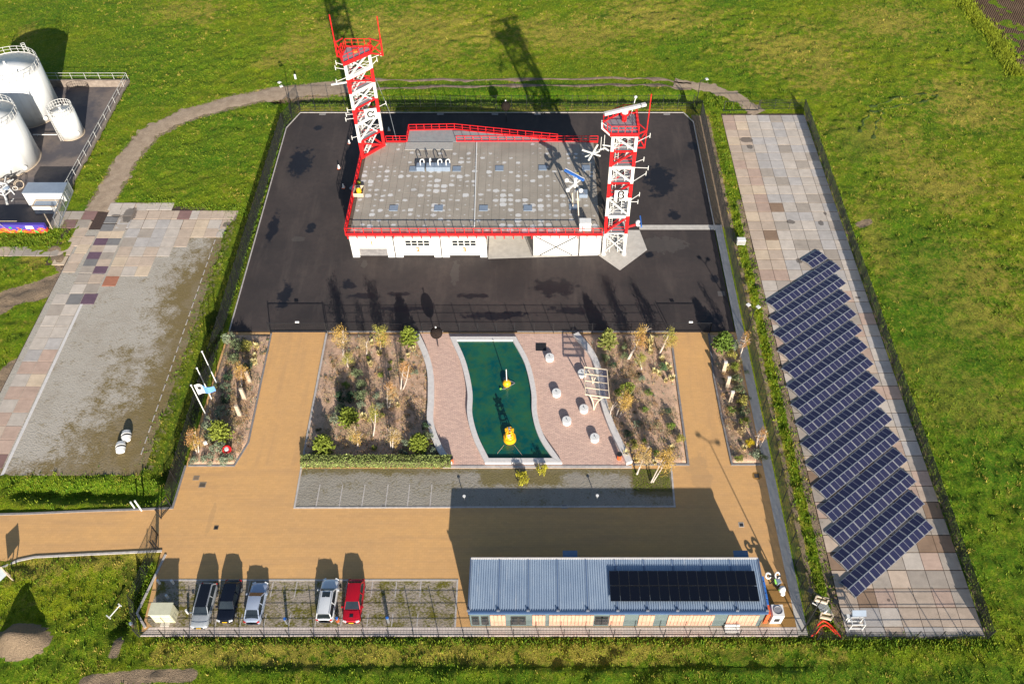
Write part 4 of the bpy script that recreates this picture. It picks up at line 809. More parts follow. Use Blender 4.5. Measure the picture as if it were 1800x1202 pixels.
for p,q_ in (((-25.8,104,20.2),(-27.0,104,20.6)),((-25.8,104,19.6),(-27.2,103.9,19.9)),((-25.8,103.6,18.6),(-27.3,103.4,18.1)),((-22.6,106.5,19.8),(-21.3,106.8,20.2)),((-25.8,103.6,13.4),(-26.6,103.6,13.4)),((-25.8,103.6,12.7),(-26.9,103.6,12.6)),((-25.8,103.6,12.0),(-27.1,103.6,11.8)),((-25.8,103.6,8.9),(-26.7,103.5,8.7)),((-22.6,106.5,12.0),(-21.6,106.7,12.4)),((-22.6,106.5,18.8),(-21.9,106.6,19.5))): arm(at_,p,q_)
part('antenna_arm',MB().beam((-25.7,103.6,17.9),(-28.1,103.4,17.6),.2),W_,at_)
sign(at_,'α',(-23.45,103.9,12.5),1.75,.22)
single('stay_cable',MB().beam(G3(660,138,14),G3(684,195,8),.05).beam(G3(684,195,8),G3(697,247,5.2),.05),'galv','thin slack cable running from the alpha tower down to the rear roof edge','cable')
# frame with blue radar scanner on the roof
fr=thing('radar_frame','white four armed frame with a blue radar blade above the right part of the roof','radar',(6.2,92.5,5.05))
c=G3(1011,323,8.6); mb=MB()
for u,v,z in ((996,317,8.3),(998,334,8.2),(1021,334,8.2),(1020,316,8.6)): mb.beam(c,G3(u,v,z),.20)
part('frame_arm',mb,W_,fr); part('upright',MB().beam(c+Vector((0,0,-.6)),c+Vector((0,0,1.0)),.34),W_,fr)
mb=MB()
for u,v in ((996,317),(998,334),(1021,335)): mb.sphere(G3(u,v,8.5),.33,8,5)
part('floodlight',mb,'white',fr); 
a,b=G3(993,299,9.6),G3(1026,317,9.6); part('radar_blade',MB().beam(a,b,.32,.26),'blue',fr); part('blade_rim',MB().beam(a+Vector((.08,.2,.02)),b+Vector((.08,.2,.02)),.1,.3).cyl(c.x,c.y+.3,9.2,9.55,.34,10),'white',fr)
part('strut',MB().beam(G3(1018,398,5.1),G3(1015,336,8.4),.12),'cream',fr); part('strut',MB().beam(G3(1007,362,5.1),G3(1006,340,8.0),.12),'cream',fr)
part('base_box',MB().box(5.7,95.8,8.1,1.0,.5,.3),'anyp',fr,(.45,.36,.12))
part('strut',MB().beam(c+Vector((-.1,0,0)),(c.x-.1,c.y+.1,5.05),.14),'galv',fr); part('strut',MB().beam(G3(1021,334,8.2),Vector((7.3,95.,5.05)),.09),'galv',fr)
# yellow gas bottle on the left roof edge
p=G3(632,342,5.1); t_=thing('yellow_bottle','yellow gas bottle standing in a small open crate on the left edge of the roof','gas bottle',p); part('bottle',MB().cyl(p.x,p.y,5.05,5.95,.36,12).sphere((p.x,p.y,5.95),.36,12,6),'yellow',t_); part('valve',MB().cyl(p.x,p.y,6.2,6.4,.08,8),'galv',t_)
p=G3(632,340,5.1); single('open_crate',ring([(p.x-.75,p.y-.7),(p.x+.65,p.y-.7),(p.x+.6,p.y+1.1),(p.x-.7,p.y+1.1)],.07,.6,5.05,True),'stone','low pale crate frame around the yellow bottle on the left edge of the roof','crate')
p=G3(631,323,5.1); single('tool_bag',MB().box(p.x,p.y,5.25,.55,.4,.4,0,0,.7),'anyp','small olive bag just behind the yellow bottle on the roof edge','bag',color=(.25,.26,.02)); p=G3(631,331,5.1); single('tool_bag',MB().box(p.x,p.y,5.3,.6,.5,.5,0,0,.8),'anyp','small blue grey bag between the olive bag and the yellow bottle on the roof edge','bag',color=(.10,.14,.25))
p=G3(623,300,2.2); single('awning',MB().prism([(-27.3,98.6),(-25.9,97.2),(-25.9,101.2)],3.3,3.4),'skyl','blue grey triangular awning sticking out of the left wall of the building','awning')
for i,(u,v) in enumerate(((614,252),(596,296),(604,330),(684,230))): 
    x_,y_=G(u,v); t_=thing('traffic_cone',['small white and red cone at the foot of the alpha tower','small cone on the asphalt left of the building, topmost of the two beside the wall','small cone left of the building, nearest its long left wall','small cone in the shade behind the building, right of the alpha tower'][i],'cone',(x_,y_,0)); part('cone',MB().cyl(x_,y_,0,.7,.25,10,.07),'white',t_); part('base',MB().box(x_,y_,.03,.5,.5,.06),'orange',t_)

# ---------------------------------------------------------------- long low cabin building
cb_=thing('cabin_building','long low cabin building with a blue grey corrugated roof and larch boards','building',(8,37,0)); X0_,X1_,Y0_,Y1_=-6.5,22.75,34.0,39.7
part('wall',MB().box((X0_+X1_)/2,(Y0_+Y1_)/2,1.8,X1_-X0_-.1,Y1_-Y0_-.1,3.5),'gwall',cb_)
nm=10; mw=(X1_-X0_)/nm; pan=MB(); nr=12; vs=[];
prof=[]; 
for i in range(nr):
    x_=-mw/2+.06+(mw-.12)*i/nr; s_=(mw-.12)/nr; prof+=[(x_,0),(x_+s_*.45,0),(x_+s_*.6,.07),(x_+s_*.85,.07)]
prof.append((mw/2-.06,0))
for x_,z in prof: vs+=[(x_,Y0_+.12-37,z),(x_,Y1_-.12-37,z)]
pan.add(vs,[(2*i,2*i+2,2*i+3,2*i+1) for i in range(len(prof)-1)]); pm=pan.mesh('roof_panel','corr')
for k in range(nm): put('roof_panel',pm,cb_,(X0_+mw*(k+.5)-8,0,3.62))
part('gutter',MB().beam((X0_,Y0_-.05,3.6),(X1_+.1,Y0_-.05,3.6),.22,.26),'anyp',cb_,(.06,.11,.22)); part('verge_trim',MB().box((X0_+X1_)/2,Y1_-.02,3.66,X1_-X0_,.14,.14),'coping',cb_); part('verge_trim',MB().box(X1_+.02,(Y0_+Y1_)/2,3.62,.16,Y1_-Y0_,.2).box(X0_-.02,(Y0_+Y1_)/2,3.62,.12,Y1_-Y0_,.16),'anyp',cb_,(.07,.10,.17))
seam=MB(); seam.box(0,0,.05,.14,Y1_-Y0_-.3,.10); smm=seam.mesh('roof_seam','anyp'); out_=MB(); out_.box(0,0,0,.3,.16,.12); om=out_.mesh('rain_outlet','galv')
for k in range(1,nm): o=put('roof_seam',smm,cb_,(X0_+mw*k-8,-.14,3.60),(.10,.15,.25)); 
for k in range(nm+1): put('rain_outlet',om,cb_,(X0_+mw*k-8,Y0_+.1-37,3.78))
for wx0,wx1 in ((-4.98+.55,-2.9),(-0.6+.35,1.1),(1.42+0,5.85),(7.4,8.85),(10.3,11.85),(13.2,17.75),(19.1,22.15)):
    n_=max(1,int(round((wx1-wx0)/.36))); 
    if wx0<0 and wx0>-1: wx0,wx1=-.25,1.05
    for i in range(n_):
        ww=(wx1-wx0)/n_; part('larch_board',MB().box(wx0+ww*(i+.5),Y0_-.02-.012*(i%2),1.75,ww-.03,.08,2.4),'wood',cb_)
for wx in (-5.9,-5.05+.1,-2.2+.2,-1.3+.3-.25,2.0+.0-1000,6.35,6.95): 
    if wx>-100: f=part('window_frame',MB().box(wx,Y0_-.0,1.6,.72,.1,1.9),'steeld',cb_); part('pane',MB().box(wx,Y0_-.05,1.6,.56,.04,1.7),'glass',f)
for u in (1002,1302): 
    p=G3(u,975,3.0); part('door_canopy',MB().box(p.x,Y1_+.55,3.1,1.5,1.1,.12),'anyp',cb_,(.12,.18,.28))
pa=thing('roof_solar_array','flat black solar array of two rows lying on the right half of the cabin roof','solar array',(14.8,36.6,3.8)); pb=MB(); pb.box(0,0,0,.96,1.56,.04,0,1); pb.add([(-.455,-.755,.021+.002),(.455,-.755,.023),(.455,.755,.023),(-.455,.755,.023)],[(0,1,2,3)],0); pbm=pb.mesh('solar_panel',['cellb','dark'])
for r_ in range(2):
    for c_ in range(15): o=put('solar_panel',pbm,pa,(-7.3+.978*c_+.45,-.82+1.62*r_,.12))
for s_ in (-.9,.85): part('mounting_rail',MB().box(14.8,36.6+s_,3.82,14.6,.08,.1),'pframe',pa)
# ---------------------------------------------------------------- solar rows on the slab pavement
pn=MB(); pn.box(0,0,-.02,1.61,1.07,.04,0,1)
for s_ in (-1,1): pn.add([(s_*.385-.36,-.49,.003),(s_*.385+.36,-.49,.003),(s_*.385+.36,.49,.003),(s_*.385-.36,.49,.003)],[(0,1,2,3)],0)
pnm=pn.mesh('solar_panel',['cell','pframe'])
railm=MB(); 
for s_ in (-1.0,0,1.0): railm.box(0,s_,.1 if s_ else .33,13.3,.07,.06)
for i in range(9): railm.box(-6.6+1.65*i,0,.05,.07,2.3,.05)
railme=railm.mesh('mounting_frame','galv')
ordn=['second','third','fourth','fifth','sixth','seventh','eighth','ninth','tenth','eleventh','twelfth','thirteenth','fourteenth','fifteenth']
Ys=[78.72,75.86,72.98,70.1,67.23,64.4,61.6,58.77,55.9,53.04,50.2,47.32,44.46,41.6,38.65]
def array(x,y,n_,label):
    a_=radians(37.4); t_=thing('solar_array',label,'solar array',(0,0,0),'rows of ground solar panels on the slab pavement',a_)
    ux,uy=cos(a_),sin(a_); vx,vy=sin(a_),-cos(a_); L=1.65*n_
    t_.location=(x+ux*L/2+vx*1.0,y+uy*L/2+vy*1.0,0)
    for i in range(n_):
        for s_ in (0,1):
            o=put('solar_panel',pnm,t_,(-L/2+1.65*(i+.5),(.545 if s_==0 else -.545),.25)); o.rotation_euler=((-1 if s_==0 else 1)*radians(10)+radians(random.uniform(-.3,.3)),0,0)
    o=put('mounting_frame',railme,t_); o.scale=(n_/8,1,1); return t_
for i,y_ in enumerate(Ys):
    x_=31.12+ (.02*i if i<10 else .2+.11*(i-9))
    lab='long slanting row of solar panels, %s'%('directly below the short two panel row' if i==0 else 'lowest of all rows, nearest the small weather station' if i==14 else '%s long row counted from the far end'%ordn[i-1])
    array(x_,y_,8,lab)
array(37.6,86.8,2,'short row of four solar panels alone at the far tip of the slanting rows')
# ---------------------------------------------------------------- bar fences
def fpanel(L,h=1.85,wb=.010):
    mb=MB(); n_=int(L/.125)
    for i in range(n_): mb.beam((.06+(i+.5)*(L-.12)/n_,0,.05),(.06+(i+.5)*(L-.12)/n_,0,h),wb,.016)
    for z in (.12,.72,1.3,h-.06): mb.beam((.04,0,z),(L-.04,0,z),.03,.03)
    return mb.mesh('fence_panel','gate')
fpost=MB().box(0,0,.98,.07,.07,1.96).mesh('fence_post','gate'); PANELS={}
def fence(label,pts,pitch=2.5,h=1.85,wb=.010):
    t=thing('bar_fence',label,'fence',(pts[0][0],pts[0][1],0)); b=Vector((pts[0][0],pts[0][1],0))
    for (ax,ay),(bx,by) in zip(pts[:-1],pts[1:]):
        L=hypot(bx-ax,by-ay); n_=max(1,int(round(L/pitch))); l=round(L/n_,3); a_=atan2(by-ay,bx-ax)
        k_=(l,h,wb)
        if k_ not in PANELS: PANELS[k_]=fpanel(l,h,wb)
        for i in range(n_):
            p=Vector((ax+(bx-ax)*i/n_,ay+(by-ay)*i/n_,0)); put('fence_panel',PANELS[k_],t,p-b,rz=a_); put('fence_post',fpost,t,p-b,rz=a_).scale=(1,1,h/1.85)
    put('fence_post',fpost,t,Vector((pts[-1][0],pts[-1][1],0))-b); return t
fence('dark bar fence along the tiled path below the parked cars and the cabin building',[(-39.6,32.95),(27.9,32.95)])
fence('dark bar fence along the whole right side of the yard, beside the grass strip',[(27.6,33.0),(27.75,121.5),(26.6,123.3)],2.5,2.75,.040)
fence('dark bar fence behind the building along the far edge of the asphalt',[(26.6,123.35),(-39.5,123.0)],2.5,2.75,.012)
fence('dark bar fence on the left bank of the asphalt yard',[(-39.6,122.9),(-41.3,118),(-40.9,73.5),(-40.6,53),(-40.6,48.2)],2.5,2.75,.028)
fence('dark bar fence between the asphalt yard and the left planting beds',[(-27.0,73.3),(-12.2,73.3),(-2.6,73.3),(17.6,73.3)])
fence('dark bar fence on the lower left verge between entrance and car park',[(-40.5,42.6),(-41.3,36.5),(-39.7,33.0)])
fence('dark bar fence on the right side of the solar panel pavement, beside the open field',[(45.35,32.8),(45.4,123.3)],2.5,1.9,.046)
fence('dark bar fence at the far right end of the slab pavement, next to its gate',[(45.4,123.4),(37.9,123.3)]); fence('dark bar fence below the bottom edge of the slab pavement',[(28.2,32.7),(45.35,32.8)])
def gate(label,a,b,h=1.9,bars=True):
    t=thing('sliding_gate',label,'gate',(a[0],a[1],0)); A=Vector((a[0],a[1],0)); B_=Vector((b[0],b[1],0)); mb=MB()
    for z in (.15,h): mb.beam(A+Vector((0,0,z)),B_+Vector((0,0,z)),.05,.07)
    for p in (A,B_): mb.beam(p,p+Vector((0,0,h+.15)),.10)
    part('gate_frame',mb,'gate',t); n_=int((B_-A).length/(.13 if bars else 1.2)); mb=MB()
    for i in range(1,n_): p=A.lerp(B_,i/n_); mb.beam(p+Vector((0,0,.15)),p+Vector((0,0,h)),.02 if bars else .05)
    part('gate_bars',mb,'gate',t); return t
gate('dark sliding gate across the top of the left ochre drive',(-34.6,73.35),(-27.2,73.35)); gate('dark sliding gate across the top of the right ochre drive',(17.9,73.35),(22.9,73.35))
gate('dark double gate where the dirt track meets the slab pavement',(31.5+.3,122.8),(37.6,122.9),bars=False)
gate('short dark gate leaf at the lower side of the site entrance',(-40.7,42.4),(-41.0,44.2))
gate('short dark gate leaf at the upper side of the site entrance',(-40.5,47.7),(-41.2,46.2))
for (u,v,l) in ((518,588,'left'),(1215,574,'right')): 
    x_,y_=G(u,v,1.9); single('gate_lamp',MB().box(x_,73.35,2.1,.5,.16,.18),'white','small white lamp on top of the sliding gate of the %s drive'%l,'lamp')
# ---------------------------------------------------------------- lamp posts and masts
def lamp(label,x_,y_,h,heads,m='galv',extra=True):
    t=thing('lamp_post',label,'lamp post',(x_,y_,0)); part('pole',MB().beam((x_,y_,0),(x_,y_,h),.16,None,0,8,.10),m,t)
    for dx,dy in heads:
        part('lamp_arm',MB().beam((x_,y_,h),(x_+dx,y_+dy,h+.15),.07),m,t); part('lamp_head',MB().box(x_+dx*1.2,y_+dy*1.2,h+.15,.45,.45,.12,atan2(dy,dx)),'white' if extra else 'gate',t)
lamp('tall dark lamp post at the lower right corner casting the long two headed shadow',26.9,33.5,8.2,((-.9,.5),(.9,-.4)),'gate',False)
lamp('lamp post with a white head at the far left corner of the asphalt yard',-40.9,122.3,5.2,((-.8,.6),(-.4,-.3)),'gate'); lamp('lamp post with a white head at the far right corner of the asphalt yard',27.2,123.5,5.3,((.9,.3),),'gate'); lamp('lamp post with two small heads on the right fence beside the lower asphalt edge',27.7,72.9,4.8,((-.5,.7),(.5,.4)),'gate')
def day_ball(label,u,v,z,r=.78):
    p=G3(u,v,z); t=thing('day_ball_mast',label,'mast',(p.x,p.y,0)); mb=MB(); mb.beam((p.x,p.y,0),(p.x,p.y,z+r+.3),.12,None,0,8); part('mast',mb,'gate',t)
    part('ball',MB().sphere((p.x,p.y,z),r,20,12),'net',t,smooth=True); part('finial',MB().sphere((p.x,p.y,z+r+.3),.12,8,5),'white',t)
day_ball('dark round ball on a mast on the far fence behind the building',889,187,3.0); day_ball('dark round ball on a mast on the fence directly behind the plaza',767,585,2.6)
for i,(b_,t_) in enumerate((((382,676),618),((373,703),647),((363,731),677))):
    x_,y_=G(*b_); h_=HT(x_,y_,t_); tt=thing('flagpole',['white flagpole, topmost of the three in the left planting bed','white flagpole, middle of the three in the left planting bed','white flagpole flying the flag, lowest of the three in the left planting bed'][i],'flagpole',(x_,y_,0)); part('pole',MB().beam((x_,y_,0),(x_,y_,h_),.14,None,0,8,.10),'white',tt); part('cap',MB().sphere((x_,y_,h_),.12,8,5),'white',tt)
x_,y_=G(363,731); vs=[];fs=[]; nn_=10
for i in range(nn_+1):
    for j in range(5):
        s_=i/nn_; vs.append((x_+.15+2.15*s_,y_+.25+.16*sin(s_*7)+.1*s_,5.75-1.75*j/4*(1-.42*s_)-.35*s_+.1*sin(s_*5+j)))
fm=[]
for i in range(nn_):
    for j in range(4): a_=i*5+j; fs.append((a_,a_+5,a_+6,a_+1)); fm.append(0 if i<4 else 1)
fl=MB(); fl.v=vs; fl.f=fs; fl.mi=fm; flag=single('flag',fl,['white','anyp'],'white and light blue flag flying from the lowest flagpole','flag',color=(.12,.28,.66)); part('emblem',MB().box(x_+.62,y_+.26,5.15,.34,.05,.34).box(x_+.62,y_+.2,5.45,.5,.05,.06),'gate',flag)
# posts, bollards
def stone(label,b_,t_):
    p=G3(*b_); t=thing('stone_post',label,'stone post',p); h_=2.1; part('shaft',MB().box(p.x,p.y,h_/2,.48,.30,h_,0,0,.8),'stone',t); part('cap',MB().box(p.x,p.y,h_+.05,.42,.27,.10),'coping' if p.x>0 else 'stone',t)
for b_,t_,l in (((1271,655),632,'topmost of the three in the right planting bed'),((1277,682),659,'middle one of the three in the right planting bed'),((1283,707),687,'lowest of the three in the right planting bed'),((440,673),655,'topmost of the three in the left planting bed'),((431,702),682,'middle one of the three in the left planting bed'),((423,732),712,'lowest of the three in the left planting bed')): stone('pale upright stone post, '+l,b_,t_)
def simple_post(name,label,cat,u,v,h,r,m,cap=None,capm='blue',z=0):
    x_,y_=G(u,v); t=thing(name,label,cat,(x_,y_,z)); part('post',MB().cyl(x_,y_,z,z+h,r,10),m,t)
    if cap: part('cap',MB().cyl(x_,y_,z+h,z+h+cap,r*1.1,10),capm,t)
    return t
simple_post('litter_bin','orange cylindrical litter bin with a dark top beside the left curved wall','litter bin',793,812,.85,.28,'terracotta',.2,'dark'); simple_post('litter_bin','orange cylindrical litter bin with a dark top beside the right curved wall','litter bin',1088,806,.85,.28,'terracotta',.2,'dark')
for u,v,l in ((505,1095,'in the empty bays right of the silver blue car'),(595,1094,'with the orange band between the white and the red car'),(683,1093,'in the empty bays right of the red car')): 
    t=simple_post('charging_post','blue topped charging post '+l,'charging post',u,v,1.1,.14,'galv',.10,'blue')
    if u==595: x_,y_=G(u,v); part('band',MB().cyl(x_,y_,.4,.9,.19,10),'terracotta',t)
for u,v,l in ((281,1025,'leftmost at the top of the car park'),(305,1025,'at the top of the car park in the cabinet shadow'),(296,1051,'in the middle of the cabinet shadow'),(331,1077,'between the cream cabinet and the silver estate car')):
    simple_post('bollard','short white bollard '+l,'bollard',u,v,.75,.13,'white')
for u,v,l in ((817,881,'left'),(1049,880,'right')): 
    x_,y_=G(u,v); t=thing('bollard_light','thin path light with a white disc head in the building shadow, %s of the two'%l,'path light',(x_,y_,0)); part('stem',MB().cyl(x_,y_,0,1.15,.05,8),'galv',t); part('disc',MB().cyl(x_,y_,1.15,1.2,.17,12),'white',t)
for u,v,h_,l in ((249,897,1.9,'taller white post of the pair beside the entrance road'),(237,893,1.1,'shorter white post of the pair beside the entrance road')): simple_post('entry_post',l,'post',u,v,h_,.09,'white',.25,'white')
for i,(u,v) in enumerate(((1313,400),(1160,560))): pass
# ---------------------------------------------------------------- plaza furniture
seatpos=((966,631,'1','topmost, beside the dark floor plate'),(1023,659,'2','touching the left edge of the pergola'),(978,693,'3','nearest the pool, third from the top'),(1026,721,'4','just below and left of the pergola leg'),(996,742,'5','nearest the pool, second from the bottom'),(1045,772,'6','lowest of the six'))
for u,v,ch,l in seatpos:
    x_,y_=G(u,v); t=thing('drum_seat','round white drum seat, '+l,'seat',(x_,y_,0),'round white drum seats on the plaza'); part('drum',MB().cyl(x_,y_,.02,.52,.56,24).cyl(x_,y_,.52,.56,.52,24),'white',t)
    part('lifting_ring',MB().torus((x_+.08,y_-.12,.62),.09,.025,(1,.3,0),12,6).box(x_-.05,y_+.12,.58,.07,.28,.05),'galv',t)
p=G3(951,610); single('floor_plate',MB().box(p.x,p.y,.035,1.35,1.25,.05),'gate','square black plate lying on the plaza above the topmost drum seat','plate')
# pergola
pg=thing('pergola','cream steel pergola with tinted glass panels over the right curved wall','pergola',(G(1045,700)+(0,)))
c4=[G3(1027,645,3.1),G3(1067,650,3.3),G3(1071,699,3.3),G3(1029,693,3.1)]
mb=MB()
for a,b in zip(c4,c4[1:]+c4[:1]): mb.beam(a,b,.10,.14)
part('frame',mb,'cream',pg)
for k in range(1,4): part('crossbar',MB().beam(c4[0].lerp(c4[3],k/4),c4[1].lerp(c4[2],k/4),.08,.1),'cream',pg)
for k in range(4):
    a,b,c_,d=c4[0].lerp(c4[3],k/4),c4[1].lerp(c4[2],k/4),c4[1].lerp(c4[2],(k+1)/4),c4[0].lerp(c4[3],(k+1)/4); a,d=a.lerp(b,.05),d.lerp(c_,.05); dn=Vector((0,0,-.03))
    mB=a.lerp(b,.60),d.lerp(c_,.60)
    part('glass_panel',MB().add([a,b,c_,d,a+dn,b+dn,c_+dn,d+dn],[(3,2,1,0),(4,5,6,7),(0,1,5,4),(1,2,6,5),(2,3,7,6),(3,0,4,7)]),'clear',pg)
    part('shade_sheet',MB().add([mB[0]+Vector((0,0,.02)),b+Vector((0,0,.02)),c_+Vector((0,0,.02)),mB[1]+Vector((0,0,.02)),mB[0]+Vector((0,0,.04)),b+Vector((0,0,.04)),c_+Vector((0,0,.04)),mB[1]+Vector((0,0,.04))],[(3,2,1,0),(4,5,6,7),(0,1,5,4),(1,2,6,5),(2,3,7,6),(3,0,4,7)]),'tint',pg)  # dark sheet on the right part stands in for shade on the bed below
for (u,v,k) in ((1044,720,.97),(1042,674,.10)):
    ft=G3(u,v,.0); l_=c4[0].lerp(c4[3],k).lerp(c4[1].lerp(c4[2],k),.16); r__=c4[0].lerp(c4[3],k).lerp(c4[1].lerp(c4[2],k),.80)
    for tp in (l_,r__):
        cp=curve([ft,ft.lerp(tp,.45)+Vector((-.18 if tp is r__ else .10,0,.32)),tp],5); mb=MB()
        for a_,b_ in zip(cp[:-1],cp[1:]): mb.beam(a_,b_,.11,.11)
        part('curved_leg',mb,'cream',pg)
    a_=ft.lerp(l_,.72); b_=ft.lerp(r__,.72); part('tie',MB().beam(a_+Vector((.05,0,.1)),b_+Vector((-.1,0,.1)),.08),'cream',pg)
# buoys in the pool
p=G3(891,676,.15); b1=thing('spar_buoy','yellow ball buoy with a white spar inside a floating triangle, upper one in the pool','buoy',p)
part('float',MB().sphere((p.x,p.y,.45),.52,20,12),'yellow',b1,smooth=True); part('spar',MB().beam((p.x-.0,p.y,.8),(p.x-.02,p.y+.15,3.0),.11,None,0,8),'white',b1)
tr=[G3(886,684,.2),G3(905,673,.2),G3(886,664,.2)]; mb=MB()
for a,b in zip(tr,tr[1:]+tr[:1]): mb.beam(a,b,.07)
mb.beam(tr[0],G3(880,683,.2),.07); part('triangle_frame',mb,'galv',b1); part('small_float',MB().sphere(G3(880,683,.2),.16,8,6),'green',b1)
p=G3(896,772,.15); b2=thing('pillar_buoy','yellow pillar buoy with a braced top mark, lower one in the pool','buoy',p)
part('float',MB().cyl(p.x,p.y,.0,.75,.78,20,.70).cyl(p.x,p.y,.75,.9,.55,16,.4),'yellow',b2); mb=MB()
for k in range(4):
    a_=k*pi/2+pi/4; mb.beam((p.x+.6*cos(a_),p.y+.6*sin(a_),.8),(p.x+.32*cos(a_),p.y+.32*sin(a_),2.2),.09)
for z,r_ in ((1.3,.48),(1.75,.42),(2.2,.36)): mb.torus((p.x,p.y,z),r_,.05,(0,0,1),12,5)
mb.beam((p.x-.5,p.y,1.9),(p.x+.5,p.y,2.3),.12).beam((p.x+.5,p.y,1.9),(p.x-.5,p.y,2.3),.12).beam((p.x-.45,p.y,1.4),(p.x+.45,p.y,1.7),.12).beam((p.x+.45,p.y,1.4),(p.x-.45,p.y,1.7),.12); part('cage',mb,'yellow',b2); part('lantern',MB().cyl(p.x,p.y,2.2,2.55,.13,10),'galv',b2); part('hatch',MB().cyl(p.x-.1,p.y-.1,.9,1.0,.22,10),'white',b2)
mb=MB(); mb.beam(G3(886,782,.16),G3(874,797,.16),.03).beam(G3(904,782,.16),G3(918,800,.16),.03); part('mooring_line',mb,'stone',b2)
# ---------------------------------------------------------------- entrance verge, cabinets, things beside the pavement
t=thing('cream_cabinet','cream metal utility cabinet at the left end of the car park','cabinet',(-37.2,34.9,0)); x_,y_=-37.4,35.0
part('body',MB().box(x_,y_,1.0,2.05,1.15,2.0),'anyp',t,(.55,.52,.36)); part('lid',MB().box(x_,y_+.0,2.06,2.2,1.3,.10),'anyp',t,(.52,.50,.36)); part('door',MB().box(x_-.48,y_-.59,1.0,.92,.04,1.75),'anyp',t,(.58,.55,.38)); part('door',MB().box(x_+.48,y_-.59,1.0,.92,.04,1.75),'anyp',t,(.58,.55,.38)); part('plinth',MB().box(x_,y_-.75,.06,.9,.5,.14),'concrete',t)
x_,y_=G(1362,1094); t=thing('heat_pump','white heat pump unit with a round fan grille at the right end of the cabin','heat pump',(x_,y_,0)); part('body',MB().box(x_,y_+.5,.95,1.15,1.2,1.9),'white',t); part('fan',MB().torus((x_,y_+.5,1.93),.42,.05,(0,0,1),20,6).cyl(x_,y_+.5,1.9,1.93,.38,20),'grating',t); part('vent',MB().box(x_,y_-.12,.9,.5,.04,.6),'gate',t); part('pipe',MB().beam((x_-1.8,y_+.3,1.3),(x_-.5,y_+.3,1.3),.12),'white',t)
x_,y_=G(1286,1112); t=thing('bench','white bench standing against the fence below the cabin building','bench',(x_,y_,0)); part('seat',MB().box(x_,y_+.1,.5,1.5,.5,.08),'white',t); part('leg',MB().box(x_-.6,y_+.1,.23,.1,.45,.46),'gate',t); part('leg',MB().box(x_+.6,y_+.1,.23,.1,.45,.46),'gate',t); part('backrest',MB().box(x_,y_+.42,.85,1.5,.06,.5),'white',t)
for i in range(5):
    p=(23.0,38.1-.62*i); single('board',MB().box(p[0]+.22,p[1],.8+.7,.42,.52,1.6+.1*(i%2)),'blue','blue board on the right cabin wall, %s'%['topmost of five','second of five from the top','middle one of five','fourth of five from the top','lowest of the blue five'][i],'board') and None
single('board',MB().box(23.15,34.65,1.6,.35,1.0,2.2),'terracotta','red orange board against the lower right corner of the cabin building','board')
# stand with two white rings, green straps and a white sack
x_,y_=G(1361,1030); t=thing('equipment_stand','stand with two white rings, green straps and a white sack beside the cabin building','equipment stand',(x_,y_,0))
part('post',MB().beam((x_,y_,0),(x_,y_+.2,1.7),.12).beam((x_+.5,y_-.6,0),(x_,y_+.1,1.3),.1).beam((x_-.4,y_+.3,0),(x_,y_+.2,1.5),.1).beam((x_-.8,y_+.4,1.5),(x_+.4,y_+.4,1.5),.1),'gate',t)
part('white_ring',MB().torus((x_-.85,y_+.5,1.45),.27,.09,(.2,-.4,1),18,8),'white',t); part('white_ring',MB().torus((x_+.1,y_+.5,1.55),.29,.09,(.5,-.5,1),18,8),'white',t)
part('strap',MB().beam((x_-.18,y_+.15,1.4),(x_-.1,y_-.25,1.1),.2,.1).beam((x_+.3,y_-.9,.8),(x_+.15,y_-.75,1.0),.2,.1),'green',t); part('sack',MB().sphere((x_+.5,y_-.75,.85),.38,12,8,1.4).sphere((x_+.55,y_-1.05,.55),.26,10,7,1.3),'white',t,smooth=True)
part('body',MB().box(x_+.12,y_+.0,1.1,.42,.6,.7,.4),'skyl',t)
# cream framed net between two box frames
t=thing('net_column','two cream box frames joined by a grey net, tipped over on the grass strip','net frame',(G(1448,1070)+(0,)))
A=[G3(1435,1048,1.5),G3(1457,1053,1.5),G3(1453,1060,1.5),G3(1433,1054,1.5)]; Bq=[G3(1444,1077,.5),G3(1465,1081,.5),G3(1461,1088,.5),G3(1442,1084,.5)]
for Q in (A,Bq):
    mb=MB()
    for a,b in zip(Q,Q[1:]+Q[:1]): mb.beam(a,b,.14,.3)
    part('box_frame',mb,'cream',t); part('slat_bottom',MB().prism([(q_.x,q_.y) for q_ in Q][::1],Q[0].z-.1,Q[0].z-.05),'anyp',t,(.28,.24,.09))
mb=MB()
for k in range(9):
    f=k/8; mb.beam(A[3].lerp(A[2],f),Bq[0].lerp(Bq[1],f),.03); 
    mb.beam(A[3].lerp(Bq[0],f),A[2].lerp(Bq[1],f),.025)
for f in (0,1): mb.beam(A[0].lerp(A[1],f),Vector(tuple(A[0].lerp(A[1],f))[:2]+(0,)),.08); mb.beam(Bq[3].lerp(Bq[2],f),Vector(tuple(Bq[3].lerp(Bq[2],f))[:2]+(0,)),.08)
part('net',mb,'galv',t)
single('white_pole',MB().beam(G3(1428,1059,.6),G3(1453,1074,.7),.13,None,0,8).beam(G3(1448,1077,.7),G3(1455,1071,.7),.2,None,0,8),'white','short pale pole lying slantwise across the grey net on the grass strip','pole')
for i,pl_ in enumerate(([(1430,1107),(1437,1098),(1447,1091),(1457,1096),(1468,1107),(1478,1119)],[(1426,1117),(1434,1112),(1441,1103),(1450,1098),(1459,1103),(1470,1114)])):
    cp=curve([G3(u,v,.3) for u,v in pl_],6); mb=MB()
    for a,b in zip(cp[:-1],cp[1:]): mb.beam(a,b,.16,None,0,6)
    single('red_hose',mb,'anyp','bright red hose looping over the grass by the lower right corner, %s one'%('upper' if i==0 else 'lower'),'hose',color=(.75,.05,.02))
